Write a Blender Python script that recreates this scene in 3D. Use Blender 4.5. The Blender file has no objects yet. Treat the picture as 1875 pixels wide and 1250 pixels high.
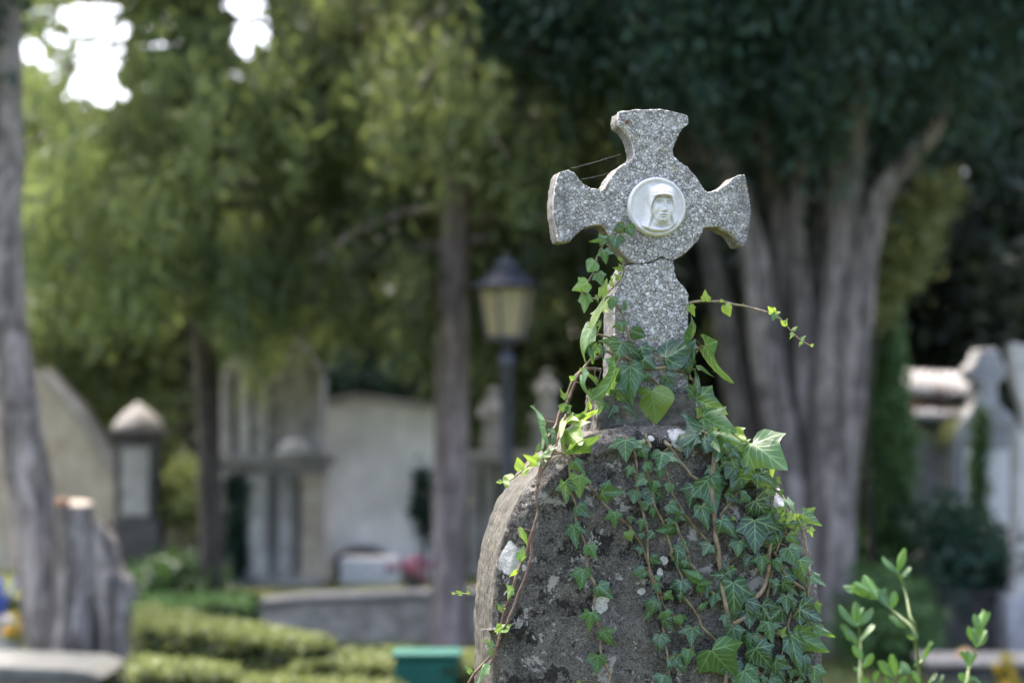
import bpy, bmesh, math, random
import numpy as np
from mathutils import Vector, Matrix, noise as mnoise

R = math.radians
random.seed(7)
rng = np.random.default_rng(11)
SC = bpy.context.scene
COL = SC.collection

# ------------------------------------------------------------------ camera, sky, sun, exposure
CAM_Z, PITCH, FPX = 1.5, R(2.0), 85.0 / 36.0 * 1875
cam_d = bpy.data.cameras.new('camera')
cam = bpy.data.objects.new('camera', cam_d)
COL.objects.link(cam)
cam.location = (0, 0, CAM_Z)
cam.rotation_euler = (R(90) + PITCH, 0, 0)
cam_d.lens, cam_d.sensor_width, cam_d.sensor_fit = 85, 36, 'HORIZONTAL'
cam_d.clip_start, cam_d.clip_end = 0.1, 2000
cam_d.dof.use_dof = True
cam_d.dof.focus_distance = 4.80
cam_d.dof.aperture_fstop = 2.4
cam_d.dof.aperture_blades = 0
SC.camera = cam

SUN_EL, SUN_AZ = R(66), R(-28)            # azimuth from +Y towards +X : behind the stone, on the left
w = bpy.data.worlds.new('World')
SC.world = w
w.use_nodes = True
wn = w.node_tree.nodes
sky = wn.new('ShaderNodeTexSky')
sky.sky_type = 'NISHITA'
sky.sun_disc = False
sky.sun_elevation, sky.sun_rotation = SUN_EL, SUN_AZ
sky.air_density, sky.dust_density, sky.ozone_density = 0.6, 6.0, 0.0
wn['Background'].inputs[1].default_value = 0.15
w.node_tree.links.new(sky.outputs[0], wn['Background'].inputs[0])

sun_d = bpy.data.lights.new('sun', 'SUN')
sun_d.energy, sun_d.angle, sun_d.color = 1.0, R(10.0), (1.0, 0.95, 0.86)
sun = bpy.data.objects.new('sun', sun_d)
COL.objects.link(sun)
sd = Vector((math.sin(SUN_AZ) * math.cos(SUN_EL), math.cos(SUN_AZ) * math.cos(SUN_EL), math.sin(SUN_EL)))
sun.rotation_euler = sd.to_track_quat('Z', 'Y').to_euler()
sun.location = (0, 0, 30)

SC.view_settings.view_transform = 'Standard'
SC.view_settings.look = 'None'
SC.view_settings.exposure = 3.05
SC.view_settings.gamma = 1
SC.render.engine = 'CYCLES'
SC.cycles.use_denoising = True
SC.cycles.max_bounces = 7
SC.cycles.diffuse_bounces = 4
SC.cycles.transmission_bounces = 5
SC.cycles.transparent_max_bounces = 8
SC.cycles.caustics_reflective = False
SC.cycles.caustics_refractive = False

# ------------------------------------------------------------------ measuring helpers (photo pixel -> point at a given distance)
def ray(px, py):
    dx, dy = (px - 937.5) / FPX, -(py - 625) / FPX
    return Vector((dx, math.cos(PITCH) - math.sin(PITCH) * dy, math.sin(PITCH) + math.cos(PITCH) * dy))

def at(px, py, Y):
    d = ray(px, py)
    return Vector((0, 0, CAM_Z)) + d * (Y / d.y)

def pxm(Y):
    return Y / FPX                              # metres per photo pixel at distance Y

YAW = R(8.5)
O = at(1200, 800, 4.75)                         # a point on the front face of the headstone
UX, UY = Vector((math.cos(YAW), math.sin(YAW), 0)), Vector((-math.sin(YAW), math.cos(YAW), 0))
CROSS_Y = 0.07                                  # the cross front stands back from the headstone front

def plane_pt(px, py, yl):
    """world point on the plane parallel to the stone's front, yl metres behind it"""
    d = ray(px, py)
    c = Vector((0, 0, CAM_Z))
    t = ((O - c).dot(UY) + yl) / d.dot(UY)
    return c + d * t

def loc(px, py, yl):
    """the same in the stone's own frame (x right, y back, z up from the ground)"""
    p = plane_pt(px, py, yl)
    q = p - Vector((O.x, O.y, 0))
    return Vector((q.dot(UX), q.dot(UY), p.z))

ZOOM = {'P': (0, 0, 1), 'A': (1000, 780, 5.435), 'B': (1000, 1010, 5.208), 'C': (1240, 780, 5.436), 'D': (1240, 1010, 5.207),
        'E': (900, 640, 4.808), 'F': (1030, 380, 4.464), 'G': (1080, 580, 5.208), 'H': (840, 900, 3.571),
        '1': (980, 180, 3.907), '2': (1020, 460, 3.473), 'S': (1500, 980, 4.63), '3': (820, 760, 2.551)}

def zp(k, x, y):
    ox, oy, s = ZOOM[k]
    return (ox + x / s, oy + y / s)

# ------------------------------------------------------------------ object helpers
def tag(o, label=None, cat=None, group=None, kind=None):
    if label: o['label'] = label
    if cat: o['category'] = cat
    if group: o['group'] = group
    if kind: o['kind'] = kind
    return o

def thing(name, label, cat, locn=(0, 0, 0), rz=0, group=None):
    o = bpy.data.objects.new(name, None)
    COL.objects.link(o)
    o.empty_display_size = 0.1
    o.location = locn
    o.rotation_euler = (0, 0, rz)
    return tag(o, label, cat, group)

def add(name, me, material, parent=None, smooth=False):
    o = bpy.data.objects.new(name, me)
    COL.objects.link(o)
    if material: me.materials.append(material)
    if smooth:
        me.polygons.foreach_set('use_smooth', [True] * len(me.polygons))
    if parent is not None:
        o.parent = parent
        # meshes are built in world space unless the parent is the gravestone (built in its own frame)
    return o

def world_child(name, me, material, parent, smooth=False):
    """mesh given in world coordinates, hung under a thing placed elsewhere"""
    m = Matrix.LocRotScale(parent.location, parent.rotation_euler, None)
    if parent.parent is not None:
        pp = parent.parent
        m = Matrix.LocRotScale(pp.location, pp.rotation_euler, None) @ m
    me.transform(m.inverted())
    return add(name, me, material, parent, smooth)

def mesh_from(name, verts, faces):
    me = bpy.data.meshes.new(name)
    me.from_pydata([tuple(v) for v in verts], [], faces)
    me.update()
    return me

def fast_mesh(name, V, F, tone=None, smooth=False, uv=None):
    """V (n,3), F (m,k) numpy arrays -> mesh, with an optional per-face tone attribute and per-vertex uv"""
    me = bpy.data.meshes.new(name)
    n, (m, k) = len(V), F.shape
    me.vertices.add(n)
    me.vertices.foreach_set('co', np.ascontiguousarray(V, dtype=np.float32).ravel())
    me.loops.add(m * k)
    me.loops.foreach_set('vertex_index', np.ascontiguousarray(F, dtype=np.int32).ravel())
    me.polygons.add(m)
    me.polygons.foreach_set('loop_start', np.arange(0, m * k, k, dtype=np.int32))
    me.update(calc_edges=True)
    if smooth:
        me.polygons.foreach_set('use_smooth', np.ones(m, dtype=bool))
    if tone is not None:
        a = me.attributes.new('tone', 'FLOAT', 'FACE')
        a.data.foreach_set('value', np.ascontiguousarray(tone, dtype=np.float32))
    if uv is not None:
        l = me.uv_layers.new(name='UVMap')
        l.data.foreach_set('uv', np.ascontiguousarray(uv[F.ravel()], dtype=np.float32).ravel())
    return me

class MB:
    """collects boxes, prisms, lathes and tubes into one mesh"""
    def __init__(self):
        self.v, self.f = [], []

    def put(self, verts, faces):
        b = len(self.v)
        self.v += [Vector(p) for p in verts]
        self.f += [tuple(b + i for i in fc) for fc in faces]
        return self

    def box(self, c, s, rz=0, taper=1.0):
        hx, hy, hz = s[0] / 2, s[1] / 2, s[2] / 2
        cs, sn = math.cos(rz), math.sin(rz)
        vs = []
        for z, k in ((-hz, 1.0), (hz, taper)):
            for x, y in ((-hx, -hy), (hx, -hy), (hx, hy), (-hx, hy)):
                x, y = x * k, y * k
                vs.append((c[0] + x * cs - y * sn, c[1] + x * sn + y * cs, c[2] + z))
        return self.put(vs, [(3, 2, 1, 0), (4, 5, 6, 7), (0, 1, 5, 4), (1, 2, 6, 5), (2, 3, 7, 6), (3, 0, 4, 7)])

    def prism(self, pts, y0, y1):
        """outline in (x, z), extruded in y"""
        n = len(pts)
        vs = [(x, y0, z) for x, z in pts] + [(x, y1, z) for x, z in pts]
        fs = [tuple(range(n)), tuple(range(2 * n - 1, n - 1, -1))]
        fs += [(i, i + n, (i + 1) % n + n, (i + 1) % n) for i in range(n)]
        return self.put(vs, fs)

    def lathe(self, prof, c, seg=24, rz=0):
        """prof: (radius, z) from bottom to top"""
        vs, fs = [], []
        for r, z in prof:
            for k in range(seg):
                a = rz + 2 * math.pi * k / seg
                vs.append((c[0] + r * math.cos(a), c[1] + r * math.sin(a), c[2] + z))
        for i in range(len(prof) - 1):
            for k in range(seg):
                k2 = (k + 1) % seg
                fs.append((i * seg + k, i * seg + k2, (i + 1) * seg + k2, (i + 1) * seg + k))
        fs.append(tuple(range(seg - 1, -1, -1)))
        t = (len(prof) - 1) * seg
        fs.append(tuple(t + k for k in range(seg)))
        return self.put(vs, fs)

    def tube(self, pts, radii, seg=10, wob=0.0, sub=4):
        pts = [Vector(p) for p in pts]
        if sub > 1 and len(pts) > 2:
            pts, radii = smooth_path(pts, radii, sub)
        vs, fs = [], []
        ref = Vector((0.31, -0.9, 0.2)).normalized()
        n = len(pts)
        for i, p in enumerate(pts):
            t = (pts[min(i + 1, n - 1)] - pts[max(i - 1, 0)])
            t = t.normalized() if t.length > 1e-9 else Vector((0, 0, 1))
            a = t.cross(ref)
            if a.length < 1e-4: a = t.cross(Vector((1, 0, 0)))
            a.normalize()
            b = t.cross(a)
            for k in range(seg):
                th = 2 * math.pi * k / seg
                r = radii[i]
                if wob:
                    q = p + (a * math.cos(th) + b * math.sin(th)) * r
                    r *= 1 + wob * mnoise.noise(Vector((q.x * 9, q.y * 9, q.z * 2.2))) + 0.6 * wob * mnoise.noise(Vector((q.x * 23, q.y * 23, q.z * 5)))
                vs.append(p + (a * math.cos(th) + b * math.sin(th)) * r)
        for i in range(n - 1):
            for k in range(seg):
                k2 = (k + 1) % seg
                fs.append((i * seg + k, i * seg + k2, (i + 1) * seg + k2, (i + 1) * seg + k))
        fs.append(tuple(range(seg - 1, -1, -1)))
        fs.append(tuple((n - 1) * seg + k for k in range(seg)))
        return self.put(vs, fs)

    def mesh(self, name):
        me = mesh_from(name, self.v, self.f)
        bm = bmesh.new()
        bm.from_mesh(me)
        bmesh.ops.recalc_face_normals(bm, faces=bm.faces)
        bm.to_mesh(me)
        bm.free()
        return me

def smooth_path(pts, radii, sub):
    """Catmull-Rom through the points"""
    op, orr = [], []
    n = len(pts)
    for i in range(n - 1):
        p0, p1, p2, p3 = pts[max(i - 1, 0)], pts[i], pts[i + 1], pts[min(i + 2, n - 1)]
        for s in range(sub):
            t = s / sub
            op.append(0.5 * ((2 * p1) + (p2 - p0) * t + (2 * p0 - 5 * p1 + 4 * p2 - p3) * t * t + (3 * p1 - p0 - 3 * p2 + p3) * t ** 3))
            orr.append(radii[i] * (1 - t) + radii[i + 1] * t)
    op.append(pts[-1]); orr.append(radii[-1])
    return op, orr

def bevelled(o, wd=0.01, seg=2):
    m = o.modifiers.new('bevel', 'BEVEL')
    m.width, m.segments, m.limit_method, m.angle_limit = wd, seg, 'ANGLE', R(35)
    return o

def weathered(o, voxel, big, fine, bsize=0.05, fsize=0.012):
    """stone worn by weather: even remeshing, then two scales of unevenness"""
    m = o.modifiers.new('remesh', 'REMESH')
    m.mode, m.voxel_size, m.use_smooth_shade = 'VOXEL', voxel, True
    for nm, st, sz in (('wear', big, bsize), ('grain', fine, fsize)):
        if st <= 0: continue
        t = bpy.data.textures.new(nm, 'CLOUDS')
        t.noise_scale, t.noise_depth = sz, 2
        d = o.modifiers.new(nm, 'DISPLACE')
        d.texture, d.strength, d.mid_level, d.texture_coords = t, st, 0.5, 'LOCAL'
    return o

# ------------------------------------------------------------------ node helpers
class Nodes:
    def __init__(self, name):
        self.m = bpy.data.materials.new(name)
        self.m.use_nodes = True
        self.t = self.m.node_tree
        self.t.nodes.clear()
        self.out = self.t.nodes.new('ShaderNodeOutputMaterial')

    def n(self, typ, ins=None, out=0, **props):
        nd = self.t.nodes.new('ShaderNode' + typ)
        for k, v in props.items(): setattr(nd, k, v)
        for k, v in (ins or {}).items(): self.set(nd, k, v)
        return nd.outputs[out]

    def set(self, nd, k, v):
        s = nd.inputs[k]
        if hasattr(v, 'links'):
            self.t.links.new(v, s)
        else:
            if isinstance(v, (tuple, list)) and s.type == 'RGBA' and len(v) == 3: v = (*v, 1)
            s.default_value = v

    def math(self, op, a, b=0.0, c=0.0, clamp=False):
        return self.n('Math', {0: a, 1: b, 2: c}, operation=op, use_clamp=clamp)

    def vmath(self, op, a, b=(0, 0, 0), out=0):
        return self.n('VectorMath', {0: a, 1: b}, out=out, operation=op)

    def mix(self, f, a, b, blend='MIX'):
        nd = self.t.nodes.new('ShaderNodeMix')
        nd.data_type, nd.blend_type, nd.clamp_factor = 'RGBA', blend, True
        for i, v in ((0, f), (6, a), (7, b)): self.set(nd, i, v)
        return nd.outputs[2]

    def step(self, v, lo, hi):
        return self.n('MapRange', {0: v, 1: lo, 2: hi, 3: 0.0, 4: 1.0}, interpolation_type='SMOOTHSTEP')

    def noise(self, vec, scale, detail=4, rough=0.55, dist=0.0, out=0):
        return self.n('TexNoise', {'Vector': vec, 'Scale': scale, 'Detail': detail, 'Roughness': rough, 'Distortion': dist}, out=out)

    def vor(self, vec, scale, feature='F1', out='Distance', rnd=1.0):
        nd = self.t.nodes.new('ShaderNodeTexVoronoi')
        nd.feature = feature
        self.set(nd, 'Vector', vec); self.set(nd, 'Scale', scale); self.set(nd, 'Randomness', rnd)
        return nd.outputs[out]

    def obj(self):
        return self.t.nodes.new('ShaderNodeTexCoord').outputs['Object']

    def ramp(self, v, stops):
        nd = self.t.nodes.new('ShaderNodeValToRGB')
        e = nd.color_ramp.elements
        while len(e) < len(stops): e.new(0.5)
        for el, (p, c) in zip(e, stops): el.position, el.color = p, (*c, 1)
        self.set(nd, 0, v)
        return nd.outputs[0]

    def bump(self, h, strength=0.5, dist=0.01):
        return self.n('Bump', {'Strength': strength, 'Distance': dist, 'Height': h})

    def bsdf(self, col, rough=0.8, normal=None, spec=0.3, **kw):
        nd = self.t.nodes.new('ShaderNodeBsdfPrincipled')
        self.set(nd, 'Base Color', col); self.set(nd, 'Roughness', rough); self.set(nd, 'Specular IOR Level', spec)
        if normal is not None: self.set(nd, 'Normal', normal)
        for k, v in kw.items(): self.set(nd, k, v)
        return nd.outputs[0]

    def done(self, sh):
        self.t.links.new(sh, self.out.inputs[0])
        return self.m

def stone_mat(name, dark, lite, scale=9.0, stain=(0.05, 0.05, 0.045), stain_amt=0.5, bump=0.4, streak=False):
    N = Nodes(name)
    c = N.obj()
    n1 = N.noise(c, scale, 6, 0.65)
    n2 = N.noise(c, scale * 4.3, 5, 0.6)
    col = N.mix(N.step(n1, 0.3, 0.7), dark, lite)
    col = N.mix(N.math('MULTIPLY', N.step(n2, 0.5, 0.75), 0.4), col, tuple(x * 1.35 for x in lite))
    v = N.vmath('MULTIPLY', c, (1, 1, 0.25)) if streak else c
    col = N.mix(N.math('MULTIPLY', N.step(N.noise(v, scale * 0.55, 5, 0.7), 0.52, 0.68), stain_amt), col, stain)
    return N.done(N.bsdf(col, 0.9, N.bump(N.math('ADD', n1, N.math('MULTIPLY', n2, 0.5)), bump, 0.02)))

def leaf_mat(name, stops, trans=0.35, tcol=(0.16, 0.22, 0.03), rough=0.55, spec=0.35):
    N = Nodes(name)
    t = N.n('Attribute', out=2, attribute_name='tone')
    col = N.ramp(t, stops)
    tr = N.mix(0.5, col, tcol)
    sh = N.n('MixShader', {0: trans, 1: N.bsdf(col, rough, spec=spec), 2: N.n('BsdfTranslucent', {'Color': tr})})
    return N.done(sh)

def bark_mat(name, dark, lite, scale=10):
    N = Nodes(name)
    c = N.obj()
    v = N.vmath('MULTIPLY', c, (1, 1, 0.30))
    n1 = N.noise(v, scale, 6, 0.75, 1.2)
    n2 = N.noise(c, 2.2, 3, 0.6)
    n3 = N.noise(v, scale * 3, 4, 0.6)
    col = N.mix(N.step(n1, 0.34, 0.66), dark, lite)
    n4 = N.noise(N.vmath('MULTIPLY', c, (1, 1, 0.10)), scale * 0.75, 3, 0.6, 0.8)
    col = N.mix(N.math('MULTIPLY', N.step(n4, 0.56, 0.42), 0.75), col, tuple(x * 0.6 for x in dark))
    col = N.mix(N.math('MULTIPLY', N.step(N.noise(c, 3.6, 2, 0.5), 0.62, 0.70), 0.6), col, tuple(x * 0.5 for x in dark))
    col = N.mix(N.math('MULTIPLY', N.step(n2, 0.5, 0.7), 0.45), col, tuple(x * 0.55 for x in dark))
    col = N.mix(N.math('MULTIPLY', N.step(n3, 0.5, 0.7), 0.35), col, tuple(x * 1.25 for x in lite))
    return N.done(N.bsdf(col, 0.92, N.bump(N.math('ADD', n1, N.math('MULTIPLY', n3, 0.4)), 0.9, 0.03)))

def plain_mat(name, col, rough=0.6, var=0.15, spec=0.4, scale=12, **kw):
    N = Nodes(name)
    n = N.noise(N.obj(), scale, 4, 0.6)
    c = N.mix(N.step(n, 0.3, 0.7), tuple(x * (1 - var) for x in col), tuple(min(1, x * (1 + var)) for x in col))
    return N.done(N.bsdf(c, N.math('ADD', rough - 0.08, N.math('MULTIPLY', n, 0.16)), N.bump(n, 0.1, 0.01), spec, **kw))

# lichen on the headstone: (photo px, py, half width px, half height px)
LICHEN = [(1248, 808, 21, 24), (938, 1024, 16, 25), (961, 1038, 5, 6), (1101, 1105, 13, 16), (1428, 915, 13, 24), (1192, 803, 8, 5),
          (1216, 1026, 9, 8), (1177, 1080, 7, 7), (1210, 1048, 5, 8)]

def headstone_mat():
    N = Nodes('weathered_headstone')
    c = N.obj()
    big = N.noise(c, 7, 5, 0.6)
    mid = N.noise(c, 26, 6, 0.65)
    fine = N.noise(c, 130, 4, 0.7)
    col = N.mix(N.step(big, 0.32, 0.68), (0.050, 0.048, 0.046), (0.165, 0.158, 0.148))
    col = N.mix(N.math('MULTIPLY', N.step(mid, 0.49, 0.64), 0.75), col, (0.235, 0.225, 0.205))
    col = N.mix(N.math('MULTIPLY', N.step(fine, 0.42, 0.64), 0.55), col, N.mix(0.6, col, (0.34, 0.33, 0.305)))
    col = N.mix(N.math('MULTIPLY', N.step(N.noise(c, 210, 3, 0.7), 0.47, 0.36), 0.65), col, (0.018, 0.017, 0.015))
    g2 = N.noise(c, 330, 2, 0.8)
    col = N.mix(N.math('MULTIPLY', N.step(g2, 0.53, 0.66), 0.5), col, (0.36, 0.35, 0.325))
    col = N.mix(N.math('MULTIPLY', N.step(g2, 0.47, 0.34), 0.55), col, (0.016, 0.015, 0.013))
    # black lichen rosettes
    wv = N.vmath('ADD', c, N.vmath('MULTIPLY', N.noise(c, 34, 4, 0.7, out=1), (0.028, 0.028, 0.028)))
    b1 = N.noise(wv, 17, 4, 0.72)
    col = N.mix(N.math('MULTIPLY', N.step(b1, 0.545, 0.585), 0.9), col, N.mix(N.step(fine, 0.35, 0.7), (0.012, 0.012, 0.011), (0.045, 0.043, 0.038)))
    # pale crust and white specks
    l1 = N.noise(wv, 21, 5, 0.75, 0.4)
    col = N.mix(N.math('MULTIPLY', N.step(l1, 0.575, 0.625), 0.85), col, (0.50, 0.49, 0.46))
    sp = N.vor(wv, 60)
    spm = N.math('MULTIPLY', N.step(sp, 0.20, 0.12), N.step(N.noise(c, 9, 3, 0.6), 0.52, 0.60))
    col = N.mix(spm, col, (0.52, 0.52, 0.50))
    # ochre lichen
    oc = N.math('MULTIPLY', N.step(N.noise(wv, 12, 4, 0.7), 0.60, 0.68), N.step(N.n('SeparateXYZ', {0: c}, out=2), 1.33, 1.47))
    col = N.mix(N.math('MULTIPLY', oc, 0.75), col, (0.20, 0.15, 0.05))
    col = N.mix(1.0, col, (0.57, 0.565, 0.56), 'MULTIPLY')
    # the side and top of the slab: long pale streaks along the stone
    sx = N.n('SeparateXYZ', {0: c}, out=1)
    side = N.step(sx, 0.012, 0.035)
    sv = N.vmath('MULTIPLY', wv, (0.7, 7, 1.0))
    s1 = N.noise(sv, 12, 6, 0.72)
    s2 = N.noise(sv, 40, 4, 0.7)
    sc = N.ramp(s1, [(0.30, (0.05, 0.048, 0.042)), (0.46, (0.12, 0.115, 0.10)), (0.60, (0.22, 0.21, 0.18)), (0.72, (0.36, 0.345, 0.31))])
    sc = N.mix(N.math('MULTIPLY', N.step(s2, 0.5, 0.62), 0.5), sc, (0.12, 0.115, 0.10))
    sc = N.mix(1.0, sc, (0.55, 0.56, 0.56), 'MULTIPLY')
    sc = N.mix(N.math('MULTIPLY', N.step(N.noise(c, 15, 4, 0.7), 0.55, 0.65), 0.35), sc, (0.17, 0.135, 0.065))
    col = N.mix(N.math('MULTIPLY', side, 0.9), col, sc)
    # the large white lichen patches
    w2 = N.vmath('SUBTRACT', N.noise(c, 45, 3, 0.65, out=1), (0.5, 0.5, 0.5))
    w3 = N.vmath('SUBTRACT', N.noise(c, 14, 2, 0.5, out=1), (0.5, 0.5, 0.5))
    for px, py, rx, rz in LICHEN:
        p = loc(px, py, 0.0)
        s = pxm(4.78)
        q = N.vmath('SUBTRACT', c, (p.x, 0, p.z))
        q = N.vmath('MULTIPLY', q, (1 / (rx * s), 0, 1 / (rz * s)))
        q = N.vmath('ADD', q, N.vmath('MULTIPLY', w2, (1.5, 0, 1.5)))
        q = N.vmath('ADD', q, N.vmath('MULTIPLY', w3, (2.2, 0, 2.2)))
        d = N.vmath('LENGTH', q, out=1)
        col = N.mix(N.step(d, 1.10, 0.88), col, N.mix(N.step(fine, 0.4, 0.65), (0.36, 0.365, 0.35), (0.52, 0.52, 0.505)))
    h = N.math('ADD', N.math('ADD', N.math('MULTIPLY', mid, 1.0), N.math('MULTIPLY', fine, 0.6)), N.math('MULTIPLY', g2, 0.3))
    h = N.math('ADD', h, N.math('MULTIPLY', s1, N.math('MULTIPLY', side, 1.2)))
    return N.done(N.bsdf(col, 0.92, N.bump(h, 0.8, 0.012), 0.2))

def cross_mat(name='pebbled_cross_stone', dirt=0.0):
    N = Nodes(name)
    c = N.obj()
    wv = N.vmath('ADD', c, N.vmath('MULTIPLY', N.noise(c, 95, 4, 0.65, out=1), (0.016, 0.016, 0.016)))
    e1 = N.vor(wv, 138, 'DISTANCE_TO_EDGE')
    cellc = N.vor(wv, 138, 'F1', 'Color')
    e2 = N.vor(wv, 300, 'DISTANCE_TO_EDGE')
    val = N.n('SeparateColor', {0: cellc}, out=0)
    big = N.noise(c, 9, 5, 0.65)
    fine = N.noise(c, 260, 4, 0.7)
    v2 = N.math('ADD', N.math('MULTIPLY', val, 0.42), N.math('MULTIPLY', N.noise(c, 210, 4, 0.8), 0.58))
    col = N.ramp(v2, [(0.25, (0.25, 0.248, 0.238)), (0.40, (0.39, 0.388, 0.374)), (0.58, (0.52, 0.52, 0.505)), (0.75, (0.70, 0.70, 0.69))])
    col = N.mix(N.math('MULTIPLY', N.step(fine, 0.52, 0.36), 0.5), col, (0.14, 0.137, 0.128))
    col = N.mix(N.math('MULTIPLY', N.step(fine, 0.58, 0.72), 0.5), col, (0.80, 0.80, 0.78))
    col = N.mix(N.math('MULTIPLY', N.step(e2, 0.09, 0.0), 0.45), col, (0.15, 0.145, 0.135))
    crk = N.math('MULTIPLY', N.step(e1, 0.11, 0.02), N.step(N.noise(c, 55, 3, 0.7), 0.34, 0.60))
    col = N.mix(N.math('MULTIPLY', crk, 0.85), col, (0.055, 0.052, 0.047))
    col = N.mix(N.math('MULTIPLY', N.step(big, 0.50, 0.68), 0.35 + dirt * 0.5), col, (0.12, 0.115, 0.105))
    # bluish grey growth towards the arm ends
    pc = loc(1201, 380, CROSS_Y)
    ax = N.math('ABSOLUTE', N.math('SUBTRACT', N.n('SeparateXYZ', {0: c}, out=0), pc.x))
    endm = N.math('MULTIPLY', N.step(ax, 0.115, 0.19), N.step(N.noise(wv, 26, 4, 0.7), 0.40, 0.60))
    col = N.mix(N.math('MULTIPLY', endm, 0.70), col, (0.115, 0.115, 0.125))
    col = N.mix(N.math('MULTIPLY', N.step(N.noise(wv, 19, 4, 0.7), 0.62, 0.70), 0.5), col, (0.36, 0.31, 0.18))
    if dirt:
        z = N.n('SeparateXYZ', {0: c}, out=2)
        zl = loc(1180, 790, CROSS_Y).z
        low = N.step(N.math('ADD', z, N.math('MULTIPLY', big, 0.10)), zl + 0.185, zl + 0.055)
        col = N.mix(N.math('MULTIPLY', low, 0.8), col, N.mix(N.step(N.noise(c, 40, 5, 0.7), 0.4, 0.65), (0.06, 0.056, 0.05), (0.26, 0.25, 0.225)))
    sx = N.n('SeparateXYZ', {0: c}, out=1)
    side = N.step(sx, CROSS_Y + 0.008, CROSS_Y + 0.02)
    col = N.mix(N.math('MULTIPLY', side, 0.8), col, N.ramp(N.noise(N.vmath('MULTIPLY', c, (1, 4, 1)), 30, 5, 0.7), [(0.3, (0.05, 0.05, 0.046)), (0.7, (0.155, 0.155, 0.145))]))  # stained sides, darkened further in the colour to stand in for shade
    h = N.math('ADD', N.math('MULTIPLY', N.step(e1, 0.0, 0.2), 1.0), N.math('MULTIPLY', fine, 0.8))
    return N.done(N.bsdf(col, 0.88, N.bump(h, 0.8, 0.004), 0.25))

def medallion_mat():
    N = Nodes('glazed_white_ceramic')
    c = N.obj()
    n = N.noise(c, 60, 4, 0.6)
    col = N.mix(N.step(n, 0.3, 0.75), (0.47, 0.472, 0.472), (0.545, 0.545, 0.54))
    col = N.mix(N.math('MULTIPLY', N.step(N.noise(c, 35, 5, 0.7), 0.54, 0.68), 0.30), col, (0.38, 0.38, 0.30))
    sp = N.math('MULTIPLY', N.step(N.vor(c, 190), 0.13, 0.07), N.step(N.noise(c, 70, 2), 0.56, 0.6))
    col = N.mix(N.math('MULTIPLY', sp, 0.6), col, (0.2, 0.2, 0.18))
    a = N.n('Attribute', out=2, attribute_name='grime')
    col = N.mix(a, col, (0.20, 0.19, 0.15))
    return N.done(N.bsdf(col, 0.55, N.bump(n, 0.12, 0.002), 0.35))

def ivy_mat():
    N = Nodes('ivy_leaf')
    t = N.n('Attribute', out=2, attribute_name='tone')
    uv = N.t.nodes.new('ShaderNodeTexCoord').outputs['UV']
    sep = N.t.nodes.new('ShaderNodeSeparateXYZ')
    N.set(sep, 0, uv)
    u = N.math('ABSOLUTE', N.math('SUBTRACT', sep.outputs[0], 0.0))
    p = N.n('CombineXYZ', {0: u, 1: sep.outputs[1], 2: 0.0})
    segs = [((0, 0), (0, 0.98), 0.016), ((0, 0), (0.63, 0.30), 0.014), ((0, 0), (0.42, -0.05), 0.011), ((0, 0.28), (0.24, 0.54), 0.009),
            ((0, 0.48), (0.15, 0.74), 0.008), ((0.26, 0.124), (0.40, 0.38), 0.008), ((0.22, 0.105), (0.50, 0.08), 0.007), ((0, 0.14), (0.30, 0.42), 0.008)]
    best = None
    for (ax, ay), (bx, by), wd in segs:
        d = Vector((bx - ax, by - ay, 0))
        L = d.length
        d /= L
        rel = N.vmath('SUBTRACT', p, (ax, ay, 0))
        s = N.math('MINIMUM', N.math('MAXIMUM', N.vmath('DOT_PRODUCT', rel, tuple(d), out=1), 0.0), L)
        near = N.n('VectorMath', {0: tuple(d), 'Scale': s}, operation='SCALE')
        dist = N.vmath('DISTANCE', rel, near, out=1)
        m = N.step(dist, wd * 2.3, wd * 0.7)
        m = N.math('MULTIPLY', m, N.math('SUBTRACT', 1.0, N.math('MULTIPLY', s, 0.55 / L)))
        best = m if best is None else N.math('MAXIMUM', best, m)
    c = N.obj()
    nz = N.noise(c, 40, 4, 0.6)
    col = N.ramp(t, [(0.0, (0.007, 0.026, 0.016)), (0.3, (0.016, 0.058, 0.027)), (0.6, (0.048, 0.130, 0.034)), (1.0, (0.23, 0.31, 0.035))])
    col = N.mix(N.math('MULTIPLY', N.step(nz, 0.35, 0.7), 0.35), col, N.mix(0.4, col, (0.07, 0.15, 0.06)))
    brown = N.math('MULTIPLY', N.step(N.noise(c, 21, 5, 0.7), 0.62, 0.72), 0.55)
    col = N.mix(brown, col, N.mix(0.5, col, (0.16, 0.115, 0.035)))
    vein = N.mix(0.55, N.mix(0.6, col, (0.13, 0.27, 0.12)), (0.22, 0.38, 0.17))
    col = N.mix(N.math('MULTIPLY', best, 0.75), col, vein)
    bf = N.n('NewGeometry', out=6)
    col = N.mix(N.math('MULTIPLY', bf, 0.45), col, (0.16, 0.24, 0.11))
    nb = N.bump(N.math('SUBTRACT', N.math('MULTIPLY', nz, 0.6), N.math('MULTIPLY', best, 0.35)), 0.35, 0.004)
    sh = N.n('MixShader', {0: N.math('ADD', 0.16, N.math('MULTIPLY', t, 0.3)), 1: N.bsdf(col, 0.34, nb, 0.5),
                           2: N.n('BsdfTranslucent', {'Color': N.mix(0.5, col, (0.22, 0.34, 0.03))})})
    return N.done(sh)

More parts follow.
